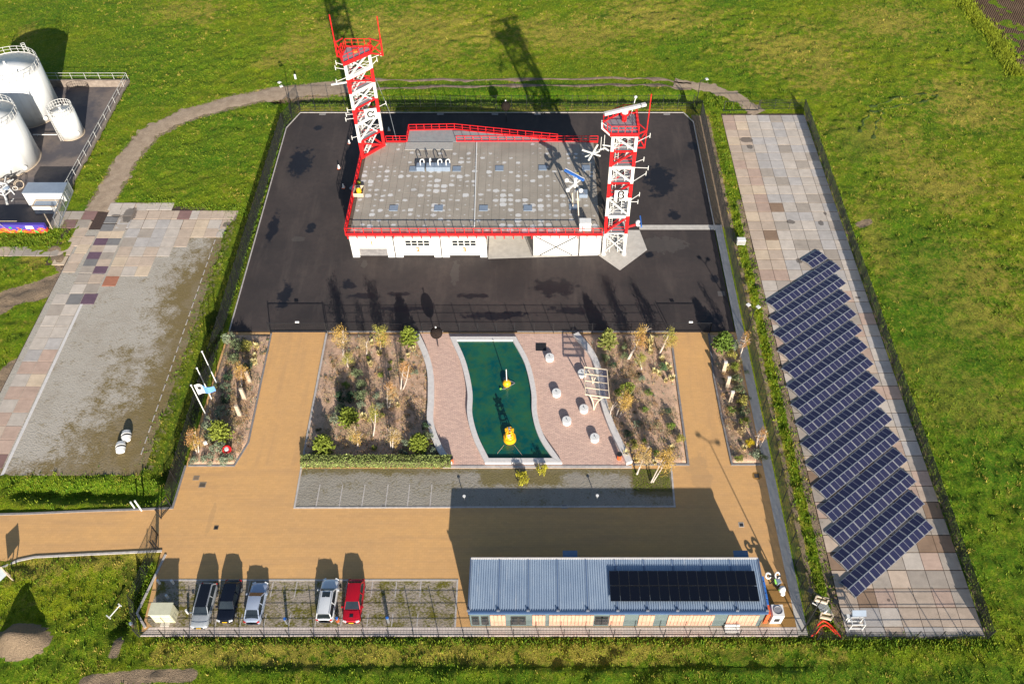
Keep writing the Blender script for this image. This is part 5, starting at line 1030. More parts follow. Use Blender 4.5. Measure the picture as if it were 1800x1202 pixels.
x_,y_=G(1504,1106); t=thing('weather_station','small white frame on legs with a tilted solar panel on the slab pavement','weather station',(x_,y_,0)); mb=MB()
for dx in (-.65,.65):
    for dy in (0,.75): mb.beam((x_+dx,y_+dy,0),(x_+dx,y_+dy,1.2),.09)
for dy in (0,.75):
    for z in (.25,1.2): mb.beam((x_-.65,y_+dy,z),(x_+.65,y_+dy,z),.09)
for dx in (-.65,.65): mb.beam((x_+dx,y_,1.2),(x_+dx,y_+.75,1.2),.09)
part('frame',mb,'white',t); part('solar_panel',MB().add([(x_-.5,y_+.8,1.35),(x_+.9,y_+.8,1.35),(x_+.9,y_+1.3,1.7),(x_-.5,y_+1.3,1.7),(x_-.5,y_+.83,1.3),(x_+.9,y_+.83,1.3),(x_+.9,y_+1.33,1.65),(x_-.5,y_+1.33,1.65)],[(0,1,2,3),(7,6,5,4),(1,0,4,5),(2,1,5,6),(3,2,6,7),(0,3,7,4)]),'skyl',t); part('box',MB().box(x_-.85,y_+.9,.9,.3,.4,.6),'white',t)
x_,y_=G(1301,430); t=thing('striped_cabinet','small white louvred box on the grass strip beside the apron, under the right fence','instrument box',(x_,y_,0)); part('body',MB().box(x_,y_,.7,1.2,.7,.8),'white',t); part('leg',MB().box(x_-.45,y_,.15,.08,.5,.3).box(x_+.45,y_,.15,.08,.5,.3),'galv',t)
for k in range(3): part('louvre',MB().box(x_,y_-.37,.5+.22*k,1.15,.06,.08),'gate',t)
single('white_pole',MB().beam(G3(191,1086,.35),G3(211,1063,.35),.12,None,0,8).beam(G3(187,1081,.35),G3(194,1087,.35),.1).beam(G3(208,1061,.4),G3(213,1065,.4),.12),'white','white pole with a T shaped end lying in the grass at the lower left','pole')
x_,y_=G(234,1100); t=simple_post('marker_post','small blue topped marker at the ditch corner below the lower left verge','marker post',234,1100,.6,.15,'barkd',.15,'skyl')
x_,y_=G(520,140); single('white_marker',MB().box(x_,y_,.5,.3,.12,1.0),'white','tiny white marker in the grass beyond the dirt track, near the far left lamp post','marker')
mb=MB(); a,b,c_,d=G3(-14,1002,1.8),G3(1,996,2.2),G3(12,1009,1.6),G3(-2,1022,1.2)
t=thing('sign_board','cream edged grey sign board at the left edge beside the entrance road','sign',(G(4,1018)+(0,))); part('panel',MB().add([a,b,c_,d,a-Vector((0,0,.08)),b-Vector((0,0,.08)),c_-Vector((0,0,.08)),d-Vector((0,0,.08))],[(0,1,2,3)[::-1],(4,5,6,7),(0,1,5,4),(1,2,6,5),(2,3,7,6),(3,0,4,7)]),'anyp',t,(.25,.28,.30)); mb.beam(b,c_,.12).beam(d,a,.12).beam(b,(b.x,b.y,0),.1).beam(c_,(c_.x,c_.y,0),.1); part('edge_frame',mb,'stone',t)
# twin drums lying on the lot
for i,(u,v) in enumerate(((222,766),(212,786))):
    p=G3(u,v,.45); t=thing('white_float','white banded cylinder float lying on the lot, %s of the two'%('upper' if i==0 else 'lower'),'float',(p.x,p.y,.45)); d=Vector((-.12,.42,0))
    for s_ in (-1,1): part('half',MB().beam(p+d*s_*.35,p+d*s_*1.5,1.15,.86,0,16,.95),'white',t)
    part('band',MB().beam(p-d*.35,p+d*.35,.9,.7,0,16),'gate',t)
# red and white small things in the left bed
p=G3(399,791,.5); t=thing('red_fitting','round red fitting with a white centre at the foot of the left bed','hydrant',p); part('ring',MB().torus((p.x,p.y,.6),.42,.14,(0,-.3,1),16,8),'red',t); part('core',MB().cyl(p.x,p.y,.1,.8,.24,10),'white',t)
p=G3(361,779,.5); single('white_tag',MB().box(p.x,p.y,.6,.4,.2,.5,.4),'white','small white marker between the orange birch and the shrubs in the left bed','marker')
# ---------------------------------------------------------------- tank farm on the left
FZ=-1.0
struct('pit_floor',MB().prism([(-112,93.6),(-71.1,93.6),(-71.1,131.5),(-112,131.5)],-1.3,FZ),'pit')
bw=thing('bund_wall','low stained concrete wall with a thin white railing around the tank yard','wall',(-71.2,112,0))
part('wall',MB().box(-71.2,114.3,-.45,.36,34.8,1.5).box(-91.4,131.7,-.45,40.8,.36,1.5),'bund',bw)
rail_part(bw,[(-108,131.9),(-71.2,131.9),(-71.2,98.2)],.28,'steelw',1.25,2.45,False,0,w_=.045)
def tank(label,u,v,R,Hh_,detail=True,cat='storage tank'):
    x_,y_=G(u,v,FZ); t=thing('storage_tank',label,cat,(x_,y_,FZ)); sg=56 if R>3 else 32
    part('shell',MB().cyl(x_,y_,FZ,FZ+Hh_,R,sg),'tank',t,smooth=False)
    mb=MB(); mb.beam((x_,y_,FZ+Hh_),(x_,y_,FZ+Hh_+R*.16),2*R,None,0,sg,.12); part('roof',mb,'tank',t)
    for p in t.children: 
        for pl_ in p.data.polygons: pl_.use_smooth=len(pl_.vertices)==4
    pts=[(x_+(R-.05)*cos(2*pi*k/28),y_+(R-.05)*sin(2*pi*k/28)) for k in range(28)]
    rail_part(t,pts,FZ+Hh_+.02,'steelw',1.1,9,True,.1,w_=.055)
    part('rim',MB().torus((x_,y_,FZ+Hh_),R,.06,(0,0,1),sg,6),'steelw',t); part('roof_vent',MB().cyl(x_,y_,FZ+Hh_+R*.14,FZ+Hh_+R*.14+.6,.16,8).cyl(x_+R*.5,y_-R*.35,FZ+Hh_,FZ+Hh_+.7,.1,8),'steelw',t)
    part('manhole',MB().beam((x_+R*.80,y_-R*.60,FZ+.9),(x_+R*.85,y_-R*.64,FZ+.9),.75,None,0,14),'steelw',t)
    part('base_ring',MB().cyl(x_,y_,FZ-.02,FZ+.12,R+.12,sg),'stone',t)
    return x_,y_,t
x_,y_,t1=tank('largest white tank, rearmost, with a caged ladder above its far rim',53,197,4.95,8.3)
mb=MB(); lx,ly=x_+1.4,y_+4.7
for s_ in (-.3,.3): mb.beam((lx+s_,ly,FZ+7),(lx+s_,ly,FZ+10.0),.07)
mb.torus((lx,ly,FZ+9.9),.32,.04,(0,0,1),12,5).torus((lx,ly,FZ+9.2),.32,.04,(0,0,1),12,5); part('ladder_cage',mb,'steelw',t1)
x_,y_,t2=tank('large white tank cut by the left picture edge, in front of the rear tank',18,283,4.6,8.2)
mb=MB()
for i in range(16): 
    a=-2.2+i*.075; mb.box(x_+4.75*cos(a),y_+4.75*sin(a),FZ+.4+i*.5,.6,.3,.06,a)
part('spiral_steps',mb,'steelw',t2)
x_,y_,t3=tank('small white tank standing in front of the largest tank',127,235,1.95,4.3,cat='small tank')
mb=MB()
for s_ in (-.2,.2): mb.beam((x_-.9+s_,y_-2.05,FZ),(x_-.9+s_,y_-2.05,FZ+5.2),.05)
for i in range(14): mb.beam((x_-1.1,y_-2.05,FZ+.2+i*.34),(x_-.7,y_-2.05,FZ+.2+i*.34),.035)
part('ladder',mb,'steelw',t3); p=G3(58,237,-.4); q_=G3(100,237,-.4); single('white_pipe',MB().beam(p,q_,.16,None,0,8).beam(G3(66,237,-.4),G3(66,240,-1),.12),'steelw','white horizontal pipe between the big tanks and the small tank','pipe')
# site containers, pump frame, fence panel, painted wall
t=thing('white_container','long white container with a pale blue roof at the lower end of the tank yard','container',(-73.7,100.7,-1)); part('body',MB().box(-73.65,100.9,.25,6.1,2.4,2.5),'white',t); part('roof',MB().box(-73.65,100.9,1.53,6.2,2.5,.07),'skyl',t); part('side_door',MB().box(-70.57,100.9,.25,.05,2.0,2.3),'grating',t)
t=thing('white_tank_box','smaller open topped white box in front of the long white container','container',(-73.3,98.6,-1)); part('body',MB().box(-73.3,98.7,-.35,3.6,1.5,1.3),'white',t); part('rim',ring([(-75.1,98.0),(-71.5,98.0),(-71.5,99.4),(-75.1,99.4)],.1,.15,.3,True),'stone',t); part('inner_lid',MB().box(-73.3,98.7,.33,3.3,1.25,.04),'skyl',t)
t=thing('pump_frame','tangle of white pipes and frames at the left edge below the tanks','pump frame',(G(14,345,-1)+(-1,)))
o_=G3(12,345,-1); mb=MB(); rr=random.Random(4)
for k in range(4): a=k*pi/2+.4; mb.beam(o_+Vector((1.1*cos(a),1.1*sin(a),0)),o_+Vector((.8*cos(a),.8*sin(a),2.0)),.13)
for z in (.8,1.5,2.0):
    for k in range(4): a=k*pi/2+.4; b=a+pi/2; mb.beam(o_+Vector((.9*cos(a),.9*sin(a),z)),o_+Vector((.9*cos(b),.9*sin(b),z)),.12)
part('frame',mb,'white',t); mb=MB(); mb.beam(o_+Vector((-.3,.4,.5)),o_+Vector((.9,-2.0,-.0)),.38,None,0,8).beam(o_+Vector((.2,.9,1.9)),o_+Vector((.1,1.9,2.2)),.14).beam(o_+Vector((.6,.6,1.9)),o_+Vector((1.3,1.6,2.0)),.12).beam(o_+Vector((-1.6,.4,1.4)),o_+Vector((.9,1.5,1.9)),.16).beam(o_+Vector((1.3,-.6,0)),o_+Vector((1.2,-1.2,0)),.2,None,0,8).torus(o_+Vector((1.3,.9,.8)),.35,.05,(.4,-1,0),14,5); part('pipe',mb,'steelw',t); part('vessel',MB().sphere(o_+Vector((.5,.2,1.5)),.55,12,8,.6),'skyl',t)
p=G3(33,325,-.3); single('hose_loop',MB().torus(p,.75,.05,(1,-.5,.3),20,6).torus(p+Vector((.2,-.1,.1)),.6,.05,(.7,-.8,.2),20,6),'stone','pale upright hose loops at the left end of the long white container','hose')
a,b=(-70.75,102.6),(-69.9,93.3)
t=thing('glazed_fence','tall translucent fence panel beside the white containers','fence',(-70.5,98,0)); mb=MB(); A=Vector((-70.35,101.8,0)); B_=Vector((-69.6,93.6,0))
for z in (.15,2.05): mb.beam(A+Vector((0,0,z)),B_+Vector((0,0,z)),.09,.13)
for k in range(5): f=k/4; mb.beam(A.lerp(B_,f),A.lerp(B_,f)+Vector((0,0,2.1)),.08)
part('frame',mb,'galv',t); up=Vector((0,0,1.95)); e=Vector((.02,0,0)); part('sheet',MB().add([A+e,B_+e,B_+e+up,A+e+up,A-e,B_-e,B_-e+up,A-e+up],[(0,1,2,3),(7,6,5,4),(3,2,6,7)]),'clear',t)
t=thing('bund_gate','narrow pale steel gate leaning beside the painted wall','gate',(G(90,400)+(0,))); mb=MB(); A=G3(93,404); B_=G3(88,394)
for k in range(4): p=A.lerp(B_,k/3); mb.beam(p,p+Vector((0,0,2.0)),.09)
for z in (.1,2.0): mb.beam(A+Vector((0,0,z)),B_+Vector((0,0,z)),.09)
part('frame',mb,'stone',t)
t=thing('painted_wall','low wall painted in orange, purple and green patches below the tank yard','wall',(-77,92.6,0)); part('wall',MB().box(-80.5,92.9,.55,19.2,.5,1.9),'mural',t); part('handrail',MB().beam((-90,92.9,2.0),(-74.6,92.9,2.0),.06).beam((-80,92.9,1.5),(-80,92.9,2.0),.05).beam((-76.2,92.6,0),(-77.2,92.6,2.0),.05),'stone',t); part('white_patch',MB().box(-73.1,92.62,1.05,1.1,.06,.5),'white',t)
# ---------------------------------------------------------------- cars
def car(label,u,v,col,L,Wd,Hr,kind,front=-1,roofc=None,sunroof=False,scoop=False,plate=True):
    x_,y_=G(u,v); t=thing('parked_car',label,'car',(x_,y_,0),'cars parked in the lower car park',0 if front<0 else pi)
    def P_(nm,mb,m,color=None,smooth=False):
        o=put(nm,mb.mesh(nm,m,smooth),t,None,color); return o
    h=L/2; zb=.92; Wh=Wd/2
    st=[(-1,.62,.60),(-.985,.80,.70),(-.93,.92,.80),(-.80,.98,.88),(-.45,1,.97),(0,1,1.0),(.5,1,1.02),(.82,.98,1.03),(.95,.90,1.0),(.992,.80,.93),(1,.66,.80)]
    if kind=='estate': pass
    V=[];F=[]
    for s_,wf,zf in st:
        w_=Wh*wf; zt=zb*zf; pts=[(w_*.86,.20),(w_*.99,.32),(w_*1.0,.55),(w_*.97,zt-.10),(w_*.86,zt),(w_*.5,zt+.035),(0,zt+.05)]
        row=[(a,s_*h,z) for a,z in pts]+[(-a,s_*h,z) for a,z in pts[-2::-1]]; V+=row
    n_=13
    for i in range(len(st)-1):
        for j in range(n_-1): a=i*n_+j; F.append((a,a+1,a+n_+1,a+n_))
        F.append((i*n_+n_-1,i*n_,(i+1)*n_,(i+1)*n_+n_-1))
    F.append(tuple(range(n_))); F.append(tuple(range((len(st)-1)*n_,len(st)*n_))[::-1])
    b=MB().add(V,F); body=P_('body',b,'carpaint',col,True)
    # cabin
    ws0,ws1,rr0,rr1={'estate':(-.50,-.22,.80,.95),'hatch':(-.46,-.18,.66,.88),'coupe':(-.44,-.14,.50,.86),'suv':(-.48,-.24,.82,.95)}[kind]
    wb,wr=Wh*.90,Wh*.70; zr=Hr
    c4_=lambda s_,w_,z: [(w_,s_*h,z),(-w_,s_*h,z)]
    V=c4_(ws0,wb*.94,zb+.02)+c4_(ws1,wr,zr-.02)+c4_(rr0,wr*.96,zr-.04)+c4_(rr1,wb*.90,zb+.03)+c4_(ws1,wb,zb)+c4_(rr0,wb,zb)
    gl=MB().add(V,[(0,2,3,1),(4,6,7,5),(0,8,2),(1,3,9),(8,10,4,2),(9,3,5,11),(10,6,4),(11,5,7)])
    P_('windows',gl,'glass')
    rf=MB(); nx_=6; V=[];F=[]
    for i in range(nx_+1):
        f=i/nx_; s_=ws1-.01+(rr0-ws1+.03)*f; cr=.05*sin(pi*f)
        for a in (-1.02,-.72,0,.72,1.02): V.append((a*wr*(1-.03*f),s_*h,zr+cr+ (.035*(1-abs(a)) -.0)-(.03 if abs(a)>1 else 0)))
    for i in range(nx_):
        for j in range(4): a=i*5+j; F.append((a,a+1,a+6,a+5))
    n0=len(V); V+=[(p[0],p[1],p[2]-.05) for p in V]; F+=[(b_+n0,a_+n0,d_+n0,c__+n0) for (b_,a_,d_,c__) in [f_ for f_ in F]]
    rf.add(V,F); P_('roof',rf,'carpaint',roofc or col,True)
    for sx_ in (-1,1):
        pl_=MB(); pl_.beam((sx_*wb*.95,ws0*h,zb),(sx_*wr,ws1*h,zr),.07).beam((sx_*wb*.91,rr1*h,zb),(sx_*wr*.96,rr0*h,zr-.02),.09).beam((sx_*wb,(ws1+rr0)/2*h,zb),(sx_*wr,(ws1+rr0)/2*h,zr),.06).beam((sx_*wr,ws1*h,zr),(sx_*wr*.97,rr0*h,zr),.06)
        P_('pillar',pl_,'carpaint',col)
    for sx_ in (-1,1):
        for sy_ in (-.62,.60):
            wh=P_('wheel',MB().beam((sx_*(Wh-.20),sy_*h,.32),(sx_*(Wh+.01),sy_*h,.32),.64,None,0,16),'dark'); k=put('rim',MB().beam((sx_*(Wh-.0),sy_*h,.32),(sx_*(Wh+.02),sy_*h,.32),.42,None,0,10).mesh('rim','galv'),wh)
        P_('mirror',MB().box(sx_*(Wh+.10),(ws0+.10)*h,zb+.07,.22,.14,.14),'carpaint',col); P_('headlight',MB().box(sx_*Wh*.70,-.965*h,.66,.36,.16,.13,sx_*.5),'lamp'); P_('tail_lamp',MB().box(sx_*Wh*.76,.975*h,.80,.26,.12,.2,-sx_*.3),'tail'); 
    P_('bumper_grille',MB().box(0,-h-.005,.42,Wh*1.0,.05,.2),'dark')
    if plate: P_('number_plate',MB().box(0,-h*1.0-.04,.5,.5,.03,.13) if front<0 else MB().box(0,h*1.0+.01,.6,.5,.03,.13),'plate')
    if sunroof: P_('sunroof',MB().box(0,(ws1+.18)*h,zr+.055,.8,.55,.03),'glass')
    if scoop: P_('hood_scoop',MB().box(0,-.74*h,.88,.42,.34,.10,0,0,.8),'glass')
    if kind in('estate','suv'):
        P_('roof_rail',MB().beam((wr*.9,ws1*h,zr+.06),(wr*.88,rr0*h,zr+.04),.04).beam((-wr*.9,ws1*h,zr+.06),(-wr*.88,rr0*h,zr+.04),.04),'galv')
    return t
car('silver grey estate car with a dark glass roof, leftmost of the parked cars, nose down',362,1068,(.33,.35,.37),4.65,1.84,1.48,'estate',-1,(.008,.010,.016)); car('black car, second from the left in the car park, nose down',406,1060,(.006,.008,.016),4.35,1.80,1.45,'hatch',-1)
car('silver blue hatchback, third from the left, tail down with red lamps',453,1063,(.35,.40,.50),4.3,1.78,1.45,'coupe',1,plate=False); car('white car with a dark sunroof, between the empty bays and the red car, tail down',578,1058,(.66,.67,.68),4.5,1.84,1.52,'suv',1,None,True,plate=False)
car('dark red car with a hood scoop, rightmost of the parked cars, nose down',624,1060,(.42,.006,.018),4.5,1.86,1.46,'hatch',-1,None,False,True)
# ---------------------------------------------------------------- plants
def leafmesh(name,P0,size,m='leaf',flat=0.):
    N=len(P0); a=rng.normal(0,1,(N,3)); a/=np.linalg.norm(a,axis=1)[:,None]; b=rng.normal(0,1,(N,3)); b-=a*(a*b).sum(1)[:,None]; b/=np.linalg.norm(b,axis=1)[:,None]
    s_=(size*rng.uniform(.6,1.3,N))[:,None]; V=np.stack([P0-a*s_,P0+b*s_*.55,P0+a*s_,P0-b*s_*.55],1).reshape(-1,3); me=D.meshes.new(name)
    me.vertices.add(len(V)); me.vertices.foreach_set('co',V.ravel()); me.loops.add(len(V)); me.loops.foreach_set('vertex_index',np.arange(len(V),dtype=np.int32)); me.polygons.add(N); me.polygons.foreach_set('loop_start',np.arange(0,len(V),4,dtype=np.int32)); me.update(calc_edges=True); me.materials.append(M[m]); return me
def sph(N,r): 
    p=rng.normal(0,1,(N,3)); p/=np.linalg.norm(p,axis=1)[:,None]; return p*(rng.uniform(.35,1,N)**.6)[:,None]*np.array(r)
def birchcrown(k):
    C_=[]; 
    for i in range(40):
        a=rng.uniform(0,2*pi); z=rng.uniform(-1.,1.); rr=.95*(1-.45*max(0,z))*rng.uniform(.1,1.); c_=np.array((rr*cos(a),rr*sin(a),z)); C_.append(c_+rng.normal(0,.17,(int(rng.uniform(16,44)),3)))
    return leafmesh('birch_crown',np.concatenate(C_),.062)
def pinecrown(k):
    C_=[]
    for lv in range(8):
        z=-.7+lv*.21; R=1.0*(1-(lv/8.)**1.6)+.08; nb=9 if lv<5 else 6
        for b in range(nb):
            a=2*pi*b/nb+lv*.4+rng.uniform(-.12,.12); L=R*rng.uniform(.75,1.05)
            for t in np.linspace(.25,1,7): C_.append(np.array((L*t*cos(a),L*t*sin(a),z+.22*t*t))+rng.normal(0,.055,(9,3)))
    return leafmesh('pine_crown',np.concatenate(C_),.085)
def shrubcrown(k):
    C_=[]
    for i in range(16):
        c_=sph(1,(.75,.75,.45))[0]; c_[2]=abs(c_[2]); C_.append(c_+sph(int(rng.uniform(28,60)),(.30,.30,.26)))
    return leafmesh('shrub_crown',np.concatenate(C_),.075)
BC=[birchcrown(i) for i in range(4)]; PC=[pinecrown(i) for i in range(3)]; SC_=[shrubcrown(i) for i in range(5)]
SOILZ=.12
GOLD=(.52,.33,.085);ORG=(.47,.25,.09);YGR=(.36,.33,.07);LIME=(.22,.27,.035);PINE=(.15,.23,.035);OLIVE=(.17,.21,.10);DKG=(.055,.10,.05);GREYG=(.26,.31,.20);YEL=(.66,.50,.02);TANL=(.46,.34,.17)
where={}
def birch(b_,t_,h,col,label,sc=1.,stems=2,col2=None,z=SOILZ):
    B0=G3(b_[0],b_[1],z); T=G3(t_[0],t_[1],h); t=thing('birch_tree',label,'tree',B0); mb=MB()
    for k in range(stems):
        o_=Vector((random.uniform(-.22,.22),random.uniform(-.15,.15),0)); q_=B0+o_; e=T+o_*2.2; ctl=q_.lerp(e,.5)+Vector((random.uniform(-.15,.15),random.uniform(-.15,.15),0)); cp=curve([q_,ctl,e],4)
        for i,(a,b) in enumerate(zip(cp[:-1],cp[1:])): mb.beam(a,b,.17*(1-.09*i),None,0,6,.17*(1-.09*(i+1)))
        for i in range(5):
            f=random.uniform(.35,.95); p=q_.lerp(e,f); mb.beam(p,p+Vector((random.uniform(-.8,.8),random.uniform(-.6,.6),random.uniform(.2,.9))),.045,None,0,4,.015)
    part('trunk',mb,'bark',t)
    c_=B0.lerp(T,.74); o=put('crown',random.choice(BC),t,c_-B0,col,random.uniform(0,6)); o.scale=(1.05*sc,1.05*sc,h*.33); 
    if col2: o=put('crown',random.choice(BC),t,B0.lerp(T,.60)-B0+Vector((.3*sc,-.1,0)),col2,random.uniform(0,6)); o.scale=(.9*sc,.9*sc,h*.26)
    return t
def pine(u,v,h,r,col,label,z=SOILZ):
    """u,v = middle of the crown seen from above"""
    x_,y_=G(u,v,h*.55); t=thing('pine_tree',label,'tree',(x_,y_,z)); part('trunk',MB().beam((x_,y_,z),(x_,y_,z+h*.9),.14,None,0,6,.05),'barkd',t)
    o=put('crown',random.choice(PC),t,(0,0,h*.52),col,random.uniform(0,6)); o.scale=(r,r,h*.55); return t
def shrub(u,v,r,h,col,label,group=None,name='shrub',z=SOILZ):
    x_,y_=G(u,v,h*.5); t=thing(name,label,'shrub',(x_,y_,z),group); part('stem',MB().beam((x_,y_,z-.02),(x_+.05,y_,z+h*.6),.07,None,0,5,.03),'barkd',t)
    o=put('crown',random.choice(SC_),t,(0,0,h*.25),col,random.uniform(0,6)); o.scale=(r,r,h*.95); return t
# left middle bed
birch((601,624),(597,580),4.4,GOLD,'golden birch with two white stems near the gate of the left drive',1.05,2,TANL); birch((671,616),(668,578),4.2,YGR,'yellow green birch at the top edge of the bed left of the pool',1.1,1,GOLD); birch((643,622),(640,598),3.2,TANL,'thin nearly bare birch between the golden and the yellow green birch',.6,1)
birch((706,684),(714,640),4.0,ORG,'orange birch with two long white stems near the left curved wall',.85,2); birch((684,716),(688,676),3.8,ORG,'orange birch with pale stems in the centre of the bed left of the pool',.85,2,TANL)
birch((627,790),(619,752),3.6,TANL,'tan leaved thin birch near the hedge, lower middle of the bed left of the pool',.85,2,GOLD); birch((690,790),(692,756),3.4,TANL,'thin birch with tan leaves close above the hedge, left of the lower right pine',.8,2,GOLD); birch((655,765),(657,715),3.6,YGR,'slender fan shaped olive birch in the lower centre of the bed left of the pool',.8,1)
birch((613,645),(612,628),2.6,YGR,'small yellow green birch just above the dark shrub cluster',.9,1)
pine(718,591,2.7,1.25,LIME,'bright green pine touching the upper end of the left curved wall'); pine(567,781,2.4,1.3,LIME,'yellow green pine in the lower left corner of the bed left of the pool'); pine(613,733,2.7,1.3,LIME,'yellow green pine just below the dark shrub cluster in the bed left of the pool'); pine(736,778,2.4,1.25,LIME,'yellow green pine at the lower right of the bed left of the pool')
dk='one of the dark grey green shrubs massed together in the bed left of the pool'
for i,(u,v,r,h,c,l) in enumerate(((628,655,.85,1.6,OLIVE,'topmost shrub of the dark cluster in the bed left of the pool'),(634,675,.9,1.5,OLIVE,'olive shrub on the right side of the dark cluster, second from its top'),(607,676,.6,1.2,PINE,'small green shrub at the upper left of the dark cluster'),(603,695,1.1,1.7,DKG,'dark shrub at the left edge of the dark cluster, above the pine'),(620,698,1.1,1.8,DKG,'very dark shrub in the middle of the dark cluster'),(636,693,.95,1.6,OLIVE,'shrub at the right edge of the dark cluster'),(598,718,1.0,1.3,OLIVE,'olive shrub left of the yellow green pine below the cluster'),(590,735,.9,1.0,GREYG,'pale grey shrub left of the yellow green pine below the cluster'),(634,712,.7,1.0,GREYG,'grey green shrub to the right above the pine below the cluster'),(662,695,.6,.7,GREYG,'low grey shrub right of the dark cluster'),(668,713,.7,.7,GREYG,'low grey shrub right of the pine, upper one'),(662,728,.45,.6,PINE,'small green bush in the centre of the bed left of the pool'),(672,730,.4,.6,LIME,'small bright bush in the centre of the bed left of the pool'),(669,659,.45,.7,LIME,'small bright green bush below the yellow green birch'),(706,634,.42,.5,PINE,'small green bush near the top right pine'),(686,648,.4,.45,LIME,'low green bush left of the orange birch'),(649,628,.4,.5,LIME,'tiny green bush beneath the nearly bare birch'),(686,637,.35,.4,LIME,'tiny green bush between two tan grass clumps'),(748,748,.75,1.2,DKG,'dark shrub against the left curved wall, above the lower right pine'),(752,765,.8,1.2,OLIVE,'olive shrub against the left curved wall, right of the lower right pine'),(706,797,.9,1.1,GREYG,'pale grey shrub left of the lower right pine, just above the hedge'),(757,795,.9,1.1,GREYG,'pale grey shrub right of the lower right pine, at the end of the hedge'),(713,778,.7,1.0,GREYG,'grey shrub between the thin birch and the lower right pine'),(618,770,.45,.7,LIME,'small yellow green bush beside the tan thin birch'),(657,787,.4,.9,LIME,'small green bush at the foot of the fan shaped olive birch'),(728,655,.6,.6,GREYG,'grey clump right of the orange birch, near the left curved wall'),(612,748,.4,.6,PINE,'small dark bush at the lower edge of the pine below the cluster'))): shrub(u,v,r,h,c,l)
# right middle bed
pine(1069,596,2.9,1.25,(.27,.29,.07),'pale green pine at the top left of the bed right of the plaza'); birch((1103,633),(1134,576),4.6,GOLD,'tall golden birch leaning right at the top of the bed right of the plaza',1.05,3,ORG); birch((1161,622),(1183,582),4.2,YGR,'yellow birch at the top right of the bed beside the right drive',1.0,2,GOLD)
birch((1086,733),(1103,692),4.0,GOLD,'golden birch right of the pergola',1.05,2,GOLD); birch((1117,834),(1135,785),4.0,GOLD,'golden birch with two white stems on the lawn below the right curved wall end',1.05,2,TANL); birch((1147,848),(1178,792),4.3,GOLD,'golden birch with pale stems on the lawn beside the right drive, rightmost of the two',1.15,2,GOLD); birch((1071,730),(1073,708),2.2,TANL,'tiny bare stem between the right curved wall and the golden birch',.3,1); birch((1128,650),(1124,625),2.8,YGR,'thin feathery birch below the leaning golden birch',.9,1)
for (u,v,r,h,c,l) in ((1103,682,1.15,1.5,LIME,'bright green bush cluster right of the pergola'),(1090,690,.8,1.3,PINE,'darker green bush touching the bright bush right of the pergola'),(1140,690,.6,.8,PINE,'round green bush in the sandy middle of the bed right of the plaza, upper one'),(1134,720,.55,.8,PINE,'round green bush in the sandy middle of the bed right of the plaza, lower one'),(1180,748,.7,1.2,PINE,'green bush near the kerb of the right drive, lower half of the bed'),(1102,762,.65,.8,DKG,'dark bush near the lower part of the right curved wall'),(1165,645,.75,.9,(.12,.22,.09),'blue green bush by the kerb of the right drive, upper half of the bed'),(1064,628,.8,1.2,OLIVE,'olive shrub below the pale green pine'),(1078,643,.7,.9,DKG,'dark green shrub right above the pergola'),(1098,625,.7,1.0,OLIVE,'olive shrub between the pale pine and the leaning golden birch'),(1098,608,.6,1.,OLIVE,'small olive shrub just right of the pale green pine'),(1128,665,.5,.7,GREYG,'grey shrub above the bright green bush cluster'),(1196,770,.75,1.2,YGR,'yellow green bush at the kerb of the right drive, near the lower corner'),(1133,775,.45,.6,PINE,'small dark bush near the bottom of the bed right of the plaza, left one'),(1153,796,.55,.8,PINE,'small dark bush between the two lawn birches'),(1120,745,.7,.7,GREYG,'grey shrub below the golden birch right of the pergola'),(1175,722,.5,.9,DKG,'dark bush above the green bush near the kerb'),(1110,780,1.0,.7,YGR,'low olive yellow clump at the lower left of the bed right of the plaza')): shrub(u,v,r,h,c,l)
# lawn trees by the parking places
for (u,v,l) in ((917,837,'left'),(953,822,'right')): shrub(u,v,1.0 if l=='left' else .75,1.9,(.42,.38,.03),'yellow green young tree in the mossy strip below the pool, %s of the two'%l,None,'young_tree',0.)
# right bed
pine(1272,600,2.8,1.35,PINE,'green pine at the top of the right planting bed beside the drive'); birch((1301,628),(1313,588),4.2,ORG,'thin orange birch with two pale stems beside the concrete path, top of the right bed',.6,2); birch((1333,786),(1343,757),3.6,ORG,'thin red brown birch at the lower end of the right bed over the path',.6,2)
RB=((1290,605,.9,1.6,GREYG,'grey shrub right of the pine in the right bed'),(1288,622,.8,1.3,YGR,'yellow green shrub below the pine in the right bed'),(1293,645,.8,1.2,LIME,'lime shrub right of the topmost stone post on the right'),(1297,665,.9,1.2,OLIVE,'olive shrub right of the middle stone post on the right'),(1302,685,.9,1.2,OLIVE,'olive shrub right of the lowest stone post on the right'),(1305,703,.9,1.1,YGR,'yellow olive shrub below the stone posts on the right'),(1288,719,.7,.9,PINE,'round dark green bush left of the shrub row in the right bed'),(1307,722,.9,1.1,OLIVE,'olive shrub in the middle of the right bed'),(1309,742,.9,1.1,LIME,'lime shrub in the lower half of the right bed'),(1303,757,.8,1.2,TANL,'tan grassy shrub in the lower half of the right bed'),(1318,779,.75,.9,YEL,'bright yellow bush near the lower end of the right bed'),(1300,805,.65,.8,LIME,'small lime bush at the lower left corner of the right bed'),(1328,797,.8,1.0,GREYG,'grey shrub right of the yellow bush in the right bed'),(1340,803,.8,1.0,OLIVE,'olive shrub in the lower right corner of the right bed'),(1312,655,.45,.5,GREYG,'low grey tuft by the path near the upper birch'),(1316,700,.4,.5,GREYG,'low grey tuft by the path in the middle of the right bed'))
for a_ in RB: shrub(*a_)
